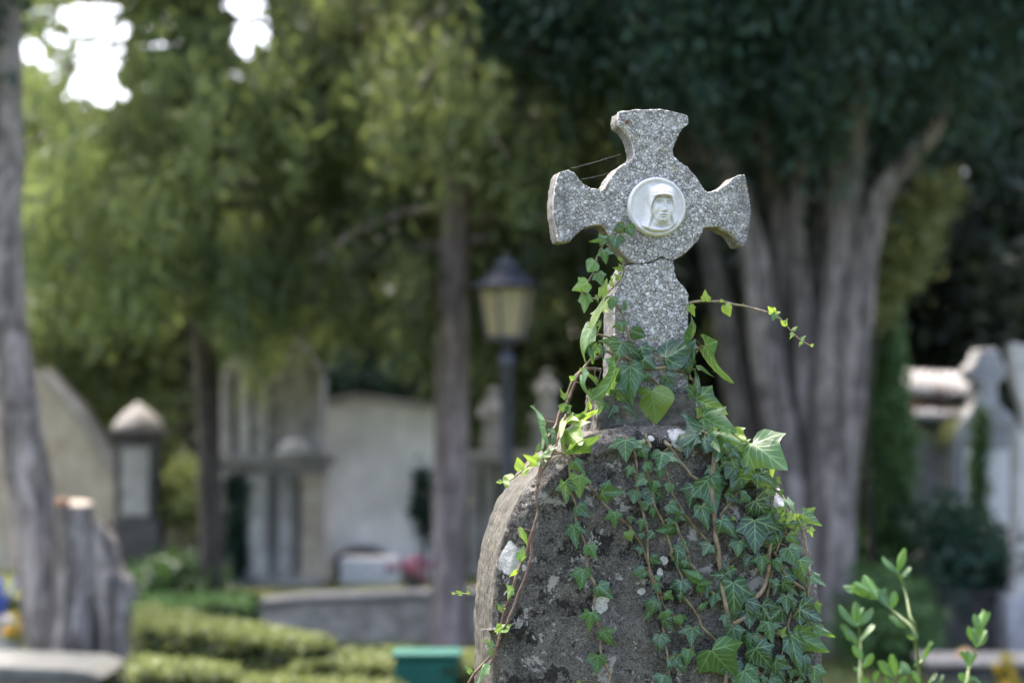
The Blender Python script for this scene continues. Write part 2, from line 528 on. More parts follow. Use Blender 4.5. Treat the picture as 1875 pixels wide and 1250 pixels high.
def vine_mat():
    N = Nodes('vine_bark')
    c = N.obj()
    t = N.n('Attribute', out=2, attribute_name='tone')
    n = N.noise(c, 55, 5, 0.65)
    col = N.ramp(t, [(0.0, (0.19, 0.145, 0.095)), (0.5, (0.11, 0.105, 0.035)), (1.0, (0.135, 0.065, 0.055))])
    col = N.mix(N.step(n, 0.35, 0.7), N.mix(0.5, col, (0.05, 0.035, 0.025)), N.mix(0.25, col, (0.34, 0.29, 0.22)))
    return N.done(N.bsdf(col, 0.75, N.bump(n, 0.5, 0.003), 0.3))

M = {}
M['headstone'] = headstone_mat()
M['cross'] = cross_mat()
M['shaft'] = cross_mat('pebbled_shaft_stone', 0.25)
M['medallion'] = medallion_mat()
M['ivy'] = ivy_mat()
M['vine'] = vine_mat()
M['rust'] = plain_mat('rusty_iron', (0.11, 0.045, 0.025), 0.8, 0.4)
M['silk'] = plain_mat('spider_silk', (0.6, 0.6, 0.6), 0.4, 0.05)
M['bark_grey'] = bark_mat('grey_bark', (0.105, 0.092, 0.083), (0.34, 0.305, 0.285))
M['bark_cypress'] = bark_mat('cypress_bark', (0.078, 0.067, 0.06), (0.31, 0.275, 0.252), 12)
M['bark_pink'] = bark_mat('pinkish_bark', (0.12, 0.094, 0.086), (0.36, 0.30, 0.28), 8)
M['bark_dark'] = bark_mat('dark_bark', (0.04, 0.034, 0.029), (0.12, 0.103, 0.09))
M['stump'] = bark_mat('dead_wood', (0.075, 0.068, 0.06), (0.31, 0.285, 0.265), 14)
M['cut'] = plain_mat('cut_wood', (0.33, 0.28, 0.22), 0.8, 0.3, scale=7)
M['cut_rot'] = plain_mat('rotten_cut_wood', (0.24, 0.12, 0.06), 0.8, 0.3)
M['leaf_light'] = leaf_mat('light_conifer_leaf', [(0, (0.022, 0.034, 0.018)), (0.45, (0.075, 0.106, 0.040)), (0.8, (0.128, 0.160, 0.058)), (1, (0.19, 0.215, 0.085))], 0.45, (0.24, 0.29, 0.085))
M['leaf_fresh'] = leaf_mat('fresh_conifer_leaf', [(0, (0.022, 0.040, 0.024)), (0.5, (0.085, 0.128, 0.050)), (1, (0.18, 0.225, 0.085))], 0.45, (0.24, 0.30, 0.08))
M['leaf_dark'] = leaf_mat('dark_cypress_leaf', [(0, (0.006, 0.018, 0.013)), (0.6, (0.014, 0.044, 0.028)), (1, (0.030, 0.072, 0.042))], 0.12, (0.03, 0.07, 0.03))
M['leaf_wood'] = leaf_mat('shaded_wood_leaf', [(0, (0.008, 0.013, 0.008)), (0.6, (0.018, 0.030, 0.016)), (1, (0.040, 0.052, 0.026))], 0.15, (0.04, 0.06, 0.02))
M['leaf_yellow'] = leaf_mat('olive_yellow_leaf', [(0, (0.07, 0.095, 0.035)), (0.5, (0.19, 0.22, 0.08)), (1, (0.32, 0.33, 0.14))], 0.35, (0.2, 0.22, 0.06))
M['leaf_mid'] = leaf_mat('shrub_leaf', [(0, (0.012, 0.032, 0.012)), (0.5, (0.03, 0.07, 0.022)), (1, (0.065, 0.13, 0.03))], 0.25, (0.08, 0.16, 0.02))
M['leaf_box'] = leaf_mat('box_hedge_leaf', [(0, (0.012, 0.028, 0.012)), (0.5, (0.040, 0.070, 0.020)), (1, (0.125, 0.15, 0.048))], 0.4, (0.22, 0.25, 0.07), 0.5)
M['leaf_column'] = leaf_mat('column_cypress_leaf', [(0, (0.025, 0.06, 0.02)), (0.5, (0.06, 0.125, 0.035)), (1, (0.11, 0.20, 0.055))], 0.25, (0.08, 0.16, 0.04))
def privet_mat():
    N = Nodes('privet_leaf')
    t = N.n('Attribute', out=2, attribute_name='tone')
    uv = N.t.nodes.new('ShaderNodeTexCoord').outputs['UV']
    sep = N.t.nodes.new('ShaderNodeSeparateXYZ')
    N.set(sep, 0, uv)
    u = N.math('ABSOLUTE', sep.outputs[0])
    col = N.ramp(t, [(0, (0.012, 0.050, 0.024)), (0.5, (0.033, 0.100, 0.024)), (1, (0.085, 0.185, 0.03))])
    nz = N.noise(N.obj(), 90, 4, 0.65)
    col = N.mix(N.math('MULTIPLY', N.step(nz, 0.4, 0.7), 0.4), col, N.mix(0.5, col, (0.03, 0.06, 0.02)))
    col = N.mix(N.math('MULTIPLY', N.step(u, 0.045, 0.015), 0.7), col, (0.14, 0.24, 0.08))
    side = N.math('SUBTRACT', sep.outputs[1], N.math('MULTIPLY', u, 0.7))
    rib = N.step(N.math('ABSOLUTE', N.math('SUBTRACT', N.math('FRACT', N.math('MULTIPLY', side, 6.0)), 0.5)), 0.10, 0.03)
    col = N.mix(N.math('MULTIPLY', rib, 0.25), col, (0.12, 0.22, 0.07))
    return N.done(N.n('MixShader', {0: 0.28, 1: N.bsdf(col, 0.28, N.bump(nz, 0.2, 0.003), 0.5), 2: N.n('BsdfTranslucent', {'Color': N.mix(0.5, col, (0.10, 0.20, 0.02))})}))
M['leaf_privet'] = privet_mat()
M['petal_pink'] = leaf_mat('pink_petal', [(0, (0.22, 0.04, 0.10)), (0.5, (0.38, 0.09, 0.20)), (1, (0.52, 0.24, 0.36))], 0.2, (0.5, 0.1, 0.25))
M['petal_yellow'] = leaf_mat('yellow_petal', [(0, (0.25, 0.22, 0.02)), (0.5, (0.50, 0.38, 0.03)), (1, (0.62, 0.30, 0.03))], 0.2, (0.5, 0.4, 0.03))
M['tomb_grey'] = stone_mat('grey_tomb_stone', (0.18, 0.172, 0.16), (0.36, 0.345, 0.32), 6, streak=True)
M['tomb_pale'] = stone_mat('pale_tomb_stone', (0.27, 0.26, 0.24), (0.46, 0.44, 0.41), 5, (0.12, 0.115, 0.10), 0.45, streak=True)
M['tomb_mid'] = stone_mat('stained_grey_stone', (0.11, 0.104, 0.098), (0.23, 0.22, 0.205), 6, streak=True)
M['tomb_blue'] = stone_mat('bluish_tomb_stone', (0.20, 0.20, 0.205), (0.34, 0.34, 0.35), 5, stain_amt=0.3, streak=True)
M['tomb_dark'] = stone_mat('dark_tomb_stone', (0.035, 0.034, 0.032), (0.085, 0.08, 0.075), 6)
M['plaster'] = stone_mat('stained_plaster', (0.55, 0.54, 0.51), (0.80, 0.785, 0.755), 2.6, (0.22, 0.215, 0.20), 0.7, 0.25, True)
M['ochre'] = stone_mat('ochre_stone', (0.26, 0.22, 0.16), (0.40, 0.36, 0.28), 4, (0.30, 0.16, 0.06), 0.4)
M['kerb'] = stone_mat('tomb_kerb_stone', (0.17, 0.155, 0.13), (0.34, 0.31, 0.265), 7, (0.07, 0.065, 0.05), 0.5)
M['slab'] = stone_mat('mossy_slab', (0.075, 0.08, 0.072), (0.155, 0.16, 0.145), 6)
M['white_stone'] = stone_mat('white_marble', (0.50, 0.50, 0.50), (0.66, 0.66, 0.65), 5, (0.3, 0.3, 0.28), 0.3)
M['tile'] = stone_mat('lichened_roof_tile', (0.17, 0.165, 0.165), (0.31, 0.306, 0.306), 9, (0.10, 0.07, 0.06), 0.8)
M['tile_red'] = stone_mat('red_brick', (0.10, 0.045, 0.035), (0.17, 0.085, 0.07), 8)
M['iron'] = plain_mat('painted_iron', (0.030, 0.034, 0.046), 0.42, 0.2, 0.5)
M['bin'] = plain_mat('green_plastic', (0.005, 0.062, 0.048), 0.6, 0.08, 0.2)
M['blue'] = plain_mat('blue_plastic', (0.03, 0.07, 0.30), 0.4, 0.1, 0.5)
M['dry'] = plain_mat('dry_leaf', (0.42, 0.24, 0.12), 0.8, 0.25)

def glass_mat():
    N = Nodes('frosted_lantern_glass')
    n = N.noise(N.obj(), 14, 3)
    col = N.mix(n, (0.40, 0.335, 0.18), (0.52, 0.45, 0.26))
    return N.done(N.n('MixShader', {0: 0.5, 1: N.bsdf(col, 0.35, spec=0.5), 2: N.n('BsdfTranslucent', {'Color': col})}))
M['glass'] = glass_mat()

def ground_mat():
    N = Nodes('cemetery_lawn')
    c = N.obj()
    n1, n2, n3 = N.noise(c, 0.9, 5, 0.6), N.noise(c, 7, 5, 0.65), N.noise(c, 60, 3, 0.6)
    col = N.mix(N.step(n2, 0.35, 0.65), (0.065, 0.085, 0.025), (0.15, 0.165, 0.052))
    col = N.mix(N.math('MULTIPLY', N.step(n1, 0.5, 0.66), 0.6), col, (0.13, 0.105, 0.065))
    col = N.mix(N.math('MULTIPLY', n3, 0.5), col, (0.05, 0.055, 0.02))
    return N.done(N.bsdf(col, 0.95, N.bump(N.math('ADD', n2, n3), 0.8, 0.05), 0.15))
M['ground'] = ground_mat()

# ------------------------------------------------------------------ the ground
g = add('ground', mesh_from('ground', [(-400, -60, 0), (400, -60, 0), (400, 700, 0), (-400, 700, 0)], [(0, 1, 2, 3)]), M['ground'])
tag(g, 'cemetery lawn of short yellowish grass between graves', 'ground', kind='structure')
TZ = 0.30                                        # the old tombs at the back stand on a low terrace
b = MB()
xa, xb = at(-700, 800, 17).x, at(1150, 800, 17).x
b.box(((xa + xb) / 2, 21.0, TZ / 2 - 0.01), (xb - xa, 8.0, TZ + 0.02))
tag(add('terrace', b.mesh('terrace'), M['ground']), 'low earth terrace under the old tombs', 'terrace', kind='structure')

# ------------------------------------------------------------------ the gravestone with its cross
GS = thing('gravestone', 'weathered arched headstone topped by a pebbled stone cross with white medallion, ivy climbing over it', 'gravestone', (O.x, O.y, 0), YAW)

def jag(pts, amp, seed, step=0.006):
    """walk round an outline in small steps with a little chipping"""
    out, k = [], 0
    n = len(pts)
    for i in range(n):
        a, c = Vector(pts[i]), Vector(pts[(i + 1) % n])
        m = max(1, int((c - a).length / step))
        for s in range(m):
            p = a.lerp(c, s / m)
            q = Vector((p.x * 60, p.y * 60, seed))
            out.append((p.x + amp * mnoise.noise(q), p.y + amp * mnoise.noise(q + Vector((31, 7, 3)))))
    return out

head_px = [(603, 96), (700, 83), (830, 77), (960, 88), (1050, 105), (1098, 130), (1096, 186), (1062, 214), (1030, 255), (1005, 310), (991, 370), (992, 412),
           (1020, 442), (1095, 498), (1160, 568), (1205, 640), (1228, 672), (1310, 655), (1370, 615), (1425, 566), (1455, 550), (1497, 545),
           (1518, 620), (1534, 700), (1543, 800), (1535, 900), (1522, 980), (1505, 1055), (1462, 1055), (1430, 1008), (1385, 958), (1315, 922), (1240, 922), (1208, 930),
           (1190, 970), (1160, 1025), (1110, 1080), (1045, 1128), (985, 1158), (950, 1155), (910, 1132), (870, 1150), (830, 1172), (770, 1180), (712, 1182),
           (655, 1135), (590, 1065), (540, 995), (505, 930), (475, 905), (430, 903), (375, 918), (325, 945), (282, 985), (250, 1022), (215, 1030), (172, 1024),
           (150, 940), (135, 850), (130, 760), (138, 660), (158, 560), (180, 525), (240, 508), (275, 528), (310, 575), (350, 612), (400, 640), (470, 655), (492, 650),
           (530, 575), (590, 505), (650, 462), (705, 428), (712, 390), (700, 330), (670, 268), (635, 220), (598, 190), (590, 150)]
shaft_px = [(712, 1188), (770, 1186), (830, 1178), (870, 1156), (910, 1139), (950, 1162), (985, 1166)]
hp = [loc(*zp('1', x, y), CROSS_Y) for x, y in head_px]
hp = jag([(p.x, p.z) for p in hp], 0.0016, 1.0)
b = MB().prism(hp, CROSS_Y, CROSS_Y + 0.080)
cr = add('cross', b.mesh('cross'), M['cross'], GS)
weathered(cr, 0.0026, 0.004, 0.0022, 0.03, 0.007)
sp = [zp('1', x, y) for x, y in shaft_px] + [zp('2', x, y) for x, y in ((748, 130), (770, 185), (812, 232), (838, 275), (838, 500), (836, 700), (834, 905), (360, 905), (366, 700), (368, 500), (366, 262), (385, 215), (425, 130), (445, 90))]
sp = [loc(x, y, CROSS_Y) for x, y in sp]
sp = jag([(p.x, p.z) for p in sp], 0.0012, 5.0)
sh = add('cross_shaft', MB().prism(sp, CROSS_Y, CROSS_Y + 0.125).mesh('cross_shaft'), M['shaft'], GS)
weathered(sh, 0.0028, 0.004, 0.0022, 0.03, 0.007)
# pedestal under the cross: rough, flared
b = MB()
l, r_, t_, bt = loc(1098, 724, CROSS_Y).x, loc(1268, 724, CROSS_Y).x, loc(1180, 722, CROSS_Y).z, loc(1180, 800, CROSS_Y).z
cx, wd = (l + r_) / 2, r_ - l
b.box((cx, CROSS_Y + 0.06, (t_ + bt) / 2), (wd + 0.012, 0.165, t_ - bt), 0, 0.95)
b.box((cx, CROSS_Y + 0.06, bt + 0.014), (wd + 0.03, 0.185, 0.03), 0, 0.9)
pdl = add('pedestal', b.mesh('pedestal'), M['headstone'], GS)
weathered(pdl, 0.004, 0.020, 0.005, 0.035, 0.012)

# headstone slab
left = [(903, 1250), (903, 1150), (911, 1050), (930, 965), (965, 893), (1018, 838), (1075, 800), (1110, 787)]
right = [(1278, 787), (1330, 806), (1388, 848), (1440, 905), (1478, 980), (1500, 1060), (1510, 1150), (1512, 1250)]
o2 = [loc(x, y, 0.0) for x, y in left + [(1160, 780), (1230, 780)] + right]
o2 = [(p.x, p.z) for p in o2]
outl = [(o2[0][0], 0.12)] + o2 + [(o2[-1][0], 0.12)]
outl_v = [Vector((x, 0, z)) for x, z in outl]
outl_s, _ = smooth_path(outl_v, [0] * len(outl_v), 5)
outl_s = [(p.x, p.z) for p in outl_s]

def inset(path, d):
    cxm, czm = sum(p[0] for p in path) / len(path), loc(1200, 1150, 0).z
    res = []
    n = len(path)
    for i, (x, z) in enumerate(path):
        a, c = path[max(i - 1, 0)], path[min(i + 1, n - 1)]
        t = Vector((c[0] - a[0], c[1] - a[1]))
        t.normalize()
        res.append((x + t.y * d, z - t.x * d))
    return res

s_ = pxm(4.75)
chs = [(0.0, 0.0)]
b = MB()
b.prism(jag(outl_s, 0.0015, 9), 0.026, 0.285)
def ring(d0, d1, y0, y1, ychamf=0.0):
    a, c = inset(outl_s, d0), inset(outl_s, d1)
    a2 = inset(outl_s, d0 + ychamf)
    n = len(a)
    vs = []
    for i in range(n):
        vs += [(a[i][0], y0 + ychamf, a[i][1]), (a2[i][0], y0, a2[i][1]), (c[i][0], y0, c[i][1]), (c[i][0], y1, c[i][1]), (a[i][0], y1, a[i][1])]
    fs = []
    for i in range(n - 1):
        for k in range(5):
            k2 = (k + 1) % 5
            fs.append((i * 5 + k, i * 5 + k2, i * 5 + 5 + k2, i * 5 + 5 + k))
    fs.append((0, 1, 2, 3, 4))
    fs.append(tuple((n - 1) * 5 + k for k in (4, 3, 2, 1, 0)))
    b.put(vs, fs)
ring(0.0, 40 * s_, 0.0, 0.045, 0.024)
ip = inset(outl_s, 45 * s_)
b.prism(ip, 0.006, 0.03)
hs = add('headstone', b.mesh('headstone'), M['headstone'], GS)
weathered(hs, 0.0042, 0.009, 0.003, 0.055, 0.012)
b = MB()
b.box(((outl[0][0] + outl[-1][0]) / 2, 0.14, 0.07), (outl[-1][0] - outl[0][0] + 0.16, 0.44, 0.14))
bevelled(add('plinth', b.mesh('plinth'), M['headstone'], GS), 0.012)

# rusty stud in the top arm
p = loc(*zp('1', 657, 173), CROSS_Y)
b = MB()
b.put(*[x for x in (lambda q: ([(q.x + 0.0042 * math.cos(a), yy, q.z + 0.0042 * math.sin(a)) for yy in (CROSS_Y - 0.003, CROSS_Y + 0.02) for a in [i * math.pi / 6 for i in range(12)]],
       [tuple(range(12)), tuple(range(23, 11, -1))] + [(i, (i + 1) % 12, 12 + (i + 1) % 12, 12 + i) for i in range(12)]))(p)])
add('stud', b.mesh('stud'), M['rust'], GS)

# medallion: turned disc with a stepped edge, and the veiled woman's portrait in relief
mc = loc(*zp('1', 866, 778), CROSS_Y)
MR = 54.5 * pxm(4.82)
prof = [(1.0, 0.012), (1.0, -0.004), (0.985, -0.0065), (0.965, -0.0075), (0.955, -0.0105), (0.94, -0.0122), (0.905, -0.0118), (0.88, -0.0100), (0.80, -0.008)]
vs, fs, seg = [], [], 96
for r, y in prof:
    for k in range(seg):
        a = 2 * math.pi * k / seg
        vs.append((mc.x + r * MR * math.cos(a), CROSS_Y + y, mc.z + r * MR * math.sin(a)))
for i in range(len(prof) - 1):
    for k in range(seg):
        k2 = (k + 1) % seg
        fs.append((i * seg + k, (i + 1) * seg + k, (i + 1) * seg + k2, i * seg + k2))
med = add('medallion', MB().put(vs, fs).mesh('medallion'), M['medallion'], GS, True)

def relief(u, v):
    """height (in disc radii) of the portrait; u right, v up, disc radius 1. Arrays."""
    def el(cx, cy, rx, ry, p=2.0):
        q = 1 - (np.abs((u - cx) / rx) ** p + np.abs((v - cy) / ry) ** p)
        return np.clip(q, 0, 1)
    def gs(cx, cy, rx, ry, rot=0.0):
        du, dv = u - cx, v - cy
        c_, s2 = math.cos(rot), math.sin(rot)
        a, b_ = du * c_ + dv * s2, -du * s2 + dv * c_
        return np.exp(-(a / rx) ** 2 - (b_ / ry) ** 2)
    sm = lambda x, a, b_: (lambda t: t * t * (3 - 2 * t))(np.clip((x - a) / (b_ - a), 0, 1))
    rr = np.sqrt(u * u + v * v)
    u, v = (u - 0.10) / 1.13 + 0.10, (v - 0.02) / 1.10 + 0.02
    h = 0.05 + 0.06 * rr ** 2
    # cloth falling from the head to the shoulders
    uc = u - 0.13
    half = 0.43 + 0.16 * np.clip(0.25 - v, 0, 2) + 0.35 * np.clip(-0.45 - v, 0, 1)
    cloth = sm(half - np.abs(uc), -0.05, 0.20) * sm(v, 0.74, 0.42) * sm(rr, 0.93, 0.80)
    folds = 0.022 * np.sin(uc * 30 / (0.9 + 0.6 * np.clip(-v, 0, 1)) + 1.5 * v) * sm(np.abs(uc), 0.30, 0.40)
    h = h + cloth * (0.20 + 1.4 * folds)
    # head under the veil
    h = h + 0.27 * np.sqrt(el(0.14, 0.17, 0.42, 0.54, 2.0)) * sm(v, -0.55, 0.05)
    # opening of the veil: face set back inside
    fx, fy = 0.145, -0.08
    du = np.abs(u - fx) / 0.335
    top = 0.33 - 0.07 * du ** 2
    face_r = np.sqrt(((u - fx) / 0.335) ** 2 + ((v - fy) / 0.47) ** 2)
    opening = sm(face_r, 1.08, 0.96) * sm(v, top + 0.015, top - 0.015)
    fdome = np.sqrt(np.clip(1 - (((u - fx - 0.015) / 0.37) ** 2 + ((v - fy) / 0.52) ** 2), 0, 1))
    f = 0.12 + 0.30 * fdome
    f += 0.045 * gs(0.06, 0.225, 0.13, 0.035, -0.12) + 0.04 * gs(0.33, 0.215, 0.09, 0.032, 0.15)     # brows
    f -= 0.105 * gs(0.03, 0.140, 0.100, 0.050, -0.15)                # eye sockets
    f -= 0.100 * gs(0.330, 0.130, 0.070, 0.048, 0.18)
    f += 0.050 * gs(0.03, 0.110, 0.060, 0.026, -0.2)                 # lowered lids
    f += 0.045 * gs(0.325, 0.100, 0.045, 0.024, 0.2)
    f -= 0.030 * gs(0.03, 0.072, 0.075, 0.011, -0.25)
    f -= 0.030 * gs(0.325, 0.066, 0.05, 0.011, 0.25)
    f += 0.095 * gs(0.212, 0.07, 0.030, 0.16, 0.06)                  # nose
    f += 0.075 * gs(0.196, -0.110, 0.048, 0.048)
    f -= 0.065 * gs(0.190, -0.180, 0.085, 0.022)
    f += 0.040 * gs(0.155, -0.235, 0.070, 0.026)                     # lips, turned down
    f -= 0.070 * np.exp(-((v + 0.266 + 1.8 * (u - 0.152) ** 2) / 0.014) ** 2) * np.exp(-((u - 0.152) / 0.105) ** 2)
    f += 0.042 * gs(0.150, -0.305, 0.055, 0.024)
    f -= 0.045 * gs(0.145, -0.352, 0.08, 0.020)
    f += 0.050 * gs(0.140, -0.415, 0.085, 0.050)                     # chin
    f += 0.025 * gs(-0.04, -0.06, 0.08, 0.10)                        # cheeks
    f -= 0.030 * gs(-0.03, -0.24, 0.05, 0.12, -0.4)
    h = h * (1 - opening) + f * opening
    # hem of the veil round the forehead and cheeks, gathered above
    h += 0.035 * np.exp(-((v - top - 0.035) / 0.026) ** 2) * sm(0.34 - np.abs(u - fx), 0, 0.05)
    h += 0.014 * np.sin((u - 0.15) * 34 + 3 * v) * gs(0.15, 0.46, 0.24, 0.09)
    # neck hollow and the shadowed fall of cloth beside the cheeks
    h -= 0.16 * gs(0.15, -0.61, 0.21, 0.055)
    h -= 0.10 * gs(0.43, -0.44, 0.045, 0.17, 0.35)
    h -= 0.09 * gs(-0.17, -0.44, 0.04, 0.17, -0.3)
    h += 0.025 * np.exp(-((v + 0.71 - 0.35 * (u - .13) ** 2) / 0.03) ** 2) * sm(rr, 0.9, 0.8) * gs(0.13, -0.7, 0.35, 0.3)
    return h

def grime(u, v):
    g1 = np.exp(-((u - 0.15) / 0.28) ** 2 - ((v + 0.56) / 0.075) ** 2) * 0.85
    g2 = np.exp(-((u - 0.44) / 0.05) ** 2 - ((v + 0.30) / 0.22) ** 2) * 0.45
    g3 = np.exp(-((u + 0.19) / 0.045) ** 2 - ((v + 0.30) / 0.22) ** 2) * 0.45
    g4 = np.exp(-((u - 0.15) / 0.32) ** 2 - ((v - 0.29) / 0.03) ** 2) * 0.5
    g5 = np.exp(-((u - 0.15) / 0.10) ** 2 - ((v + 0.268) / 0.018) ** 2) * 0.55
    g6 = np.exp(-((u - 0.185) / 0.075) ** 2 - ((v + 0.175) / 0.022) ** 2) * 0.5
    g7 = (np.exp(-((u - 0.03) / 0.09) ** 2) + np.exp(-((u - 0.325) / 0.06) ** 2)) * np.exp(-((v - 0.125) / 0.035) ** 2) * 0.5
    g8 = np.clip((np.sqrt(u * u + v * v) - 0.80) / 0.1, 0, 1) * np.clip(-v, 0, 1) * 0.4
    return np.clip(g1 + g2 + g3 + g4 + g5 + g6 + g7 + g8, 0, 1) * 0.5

nr, na = 110, 260
rad = np.concatenate([[0.0], np.linspace(0.008, 0.885, nr)])
V, U2 = [], []
uu = np.concatenate([[0.0]] + [r * np.cos(np.linspace(0, 2 * np.pi, na, endpoint=False)) for r in rad[1:]])
vv = np.concatenate([[0.0]] + [r * np.sin(np.linspace(0, 2 * np.pi, na, endpoint=False)) for r in rad[1:]])
hh = relief(uu, vv)
edge = np.clip((0.885 - np.sqrt(uu ** 2 + vv ** 2)) / 0.06, 0, 1)
yy = -0.0096 - (hh - 0.11) * MR * 0.95 * edge
V = np.stack([mc.x + uu * MR, CROSS_Y + yy, mc.z + vv * MR], 1)
F = []
for i in range(nr - 1):
    a0, b0 = 1 + i * na, 1 + (i + 1) * na
    k = np.arange(na); k2 = (k + 1) % na
    F.append(np.stack([a0 + k, a0 + k2, b0 + k2, b0 + k], 1))
k = np.arange(na); k2 = (k + 1) % na
F.append(np.stack([np.zeros(na, int), 1 + k2, 1 + k, 1 + k], 1))     # centre
F = np.concatenate(F[:-1])
me = fast_mesh('portrait', V, F, smooth=True)
a = me.attributes.new('grime', 'FLOAT', 'POINT')
a.data.foreach_set('value', grime(uu, vv).astype(np.float32))
bm = bmesh.new(); bm.from_mesh(me)
bm.verts.ensure_lookup_table()
for k in range(na):
    bm.faces.new((bm.verts[0], bm.verts[1 + k], bm.verts[1 + (k + 1) % na])).smooth = True
bmesh.ops.recalc_face_normals(bm, faces=bm.faces)
bm.to_mesh(me); bm.free()
add('portrait', me, M['medallion'], med)

# ------------------------------------------------------------------ ivy
def front_y(px, py):
    """how far behind the headstone front the visible surface lies at that pixel"""
    if py < 775: return CROSS_Y
    if py < 805: return CROSS_Y * (805 - py) / 30
    if px < 925 and py > 820: return 0.03
    return 0.0

def ivy_pt(px, py, off):
    return plane_pt(px, py, front_y(px, py) - off)

HALF = [(0, 0.02), (0.10, -0.08), (0.26, -0.13), (0.42, -0.07), (0.49, 0.04), (0.53, 0.14), (0.66, 0.31), (0.50, 0.37), (0.37, 0.44), (0.29, 0.57), (0.20, 0.73), (0.10, 0.89), (0, 1.0)]
HEART = [(0, 0.02), (0.12, -0.10), (0.30, -0.14), (0.48, -0.05), (0.59, 0.10), (0.64, 0.24), (0.62, 0.36), (0.53, 0.48), (0.43, 0.58), (0.33, 0.69), (0.22, 0.80), (0.11, 0.91), (0, 1.0)]
SHARP = [(0, 0.02), (0.09, -0.06), (0.22, -0.16), (0.36, -0.15), (0.36, 0.02), (0.48, 0.12), (0.68, 0.36), (0.45, 0.36), (0.28, 0.40), (0.23, 0.55), (0.16, 0.72), (0.08, 0.88), (0, 1.0)]
OVAL = [(0, 0.0), (0.10, 0.04), (0.22, 0.12), (0.36, 0.24), (0.46, 0.38), (0.50, 0.50), (0.49, 0.60), (0.44, 0.70), (0.36, 0.80), (0.26, 0.88), (0.16, 0.94), (0.07, 0.98), (0, 1.0)]
_shape_cache = {}
def leaf_template(half, rings=4):
    key = (id(half), rings)
    if key in _shape_cache: return _shape_cache[key]
    # densify
    hd = []
    for i in range(len(half) - 1):
        (x0, y0), (x1, y1) = half[i], half[i + 1]
        hd += [(x0, y0), ((x0 + x1) / 2 * 1.0, (y0 + y1) / 2)]
    hd.append(half[-1])
    full = hd + [(-x, y) for x, y in reversed(hd[1:-1])]
    n = len(full)
    c = (0, 0.34)
    P = [c]
    for rr in range(1, rings + 1):
        k = rr / rings
        P += [(c[0] + (x - c[0]) * k, c[1] + (y - c[1]) * k) for x, y in full]
    Fc = []
    for j in range(n):
        Fc.append((0, 1 + j, 1 + (j + 1) % n, 1 + (j + 1) % n))
    tri = [(0, 1 + j, 1 + (j + 1) % n) for j in range(n)]
    quad = []
    for rr in range(rings - 1):
        a, b_ = 1 + rr * n, 1 + (rr + 1) * n
        for j in range(n):
            j2 = (j + 1) % n
            quad += [(a + j, b_ + j, b_ + j2), (a + j, b_ + j2, a + j2)]
    res = (np.array(P), np.array(tri + quad))
    _shape_cache[key] = res
    return res

class LeafSet:
    def __init__(self): self.V, self.F, self.T, self.UV, self.n = [], [], [], [], 0
    def add(self, base, axis_v, normal, width, tone, half, cup=0.25, droop=0.25, wave=0.05, rngl=random):
        P, Fc = leaf_template(half)
        L = axis_v.length
        a = axis_v.normalized()
        s = a.cross(normal).normalized()
        nn = s.cross(a).normalized()
        u, v = P[:, 0], P[:, 1]
        asym = 1 + rngl.uniform(-0.12, 0.12) * np.sign(u)
        uw = u * width / 1.32 * asym
        bend = rngl.uniform(-0.10, 0.10)
        ph = rngl.uniform(0, 6.28)
        z = -cup * np.abs(u) ** 1.5 * 0.8 - droop * np.maximum(v - 0.15, 0) ** 2 + wave * np.sin(5 * v + 4 * u + ph) + 0.03 * np.sin(11 * u + ph * 2)
        co = np.array(base)[None] + L * ((uw + bend * v * v)[:, None] * np.array(s) + v[:, None] * np.array(a) + z[:, None] * np.array(nn))
        self.V.append(co); self.F.append(Fc + self.n); self.T.append(np.full(len(Fc), tone)); self.UV.append(np.stack([u, v], 1))
        self.n += len(P)
    def mesh(self, name):
        return fast_mesh(name, np.concatenate(self.V), np.concatenate(self.F), np.concatenate(self.T), True, np.concatenate(self.UV))

# each vine: name key -> list of stems; a stem is (start radius px, end radius px, bark tone, offset m, [(zoom, x, y) ...])
def stem(r0, r1, tone, off, txt):
    pts, z = [], None
    for w_ in txt.split():
        if ',' not in w_: z = w_
        else:
            x, y = w_.split(',')
            pts.append(zp(z, float(x), float(y)))
    return (r0, r1, tone, off, pts)

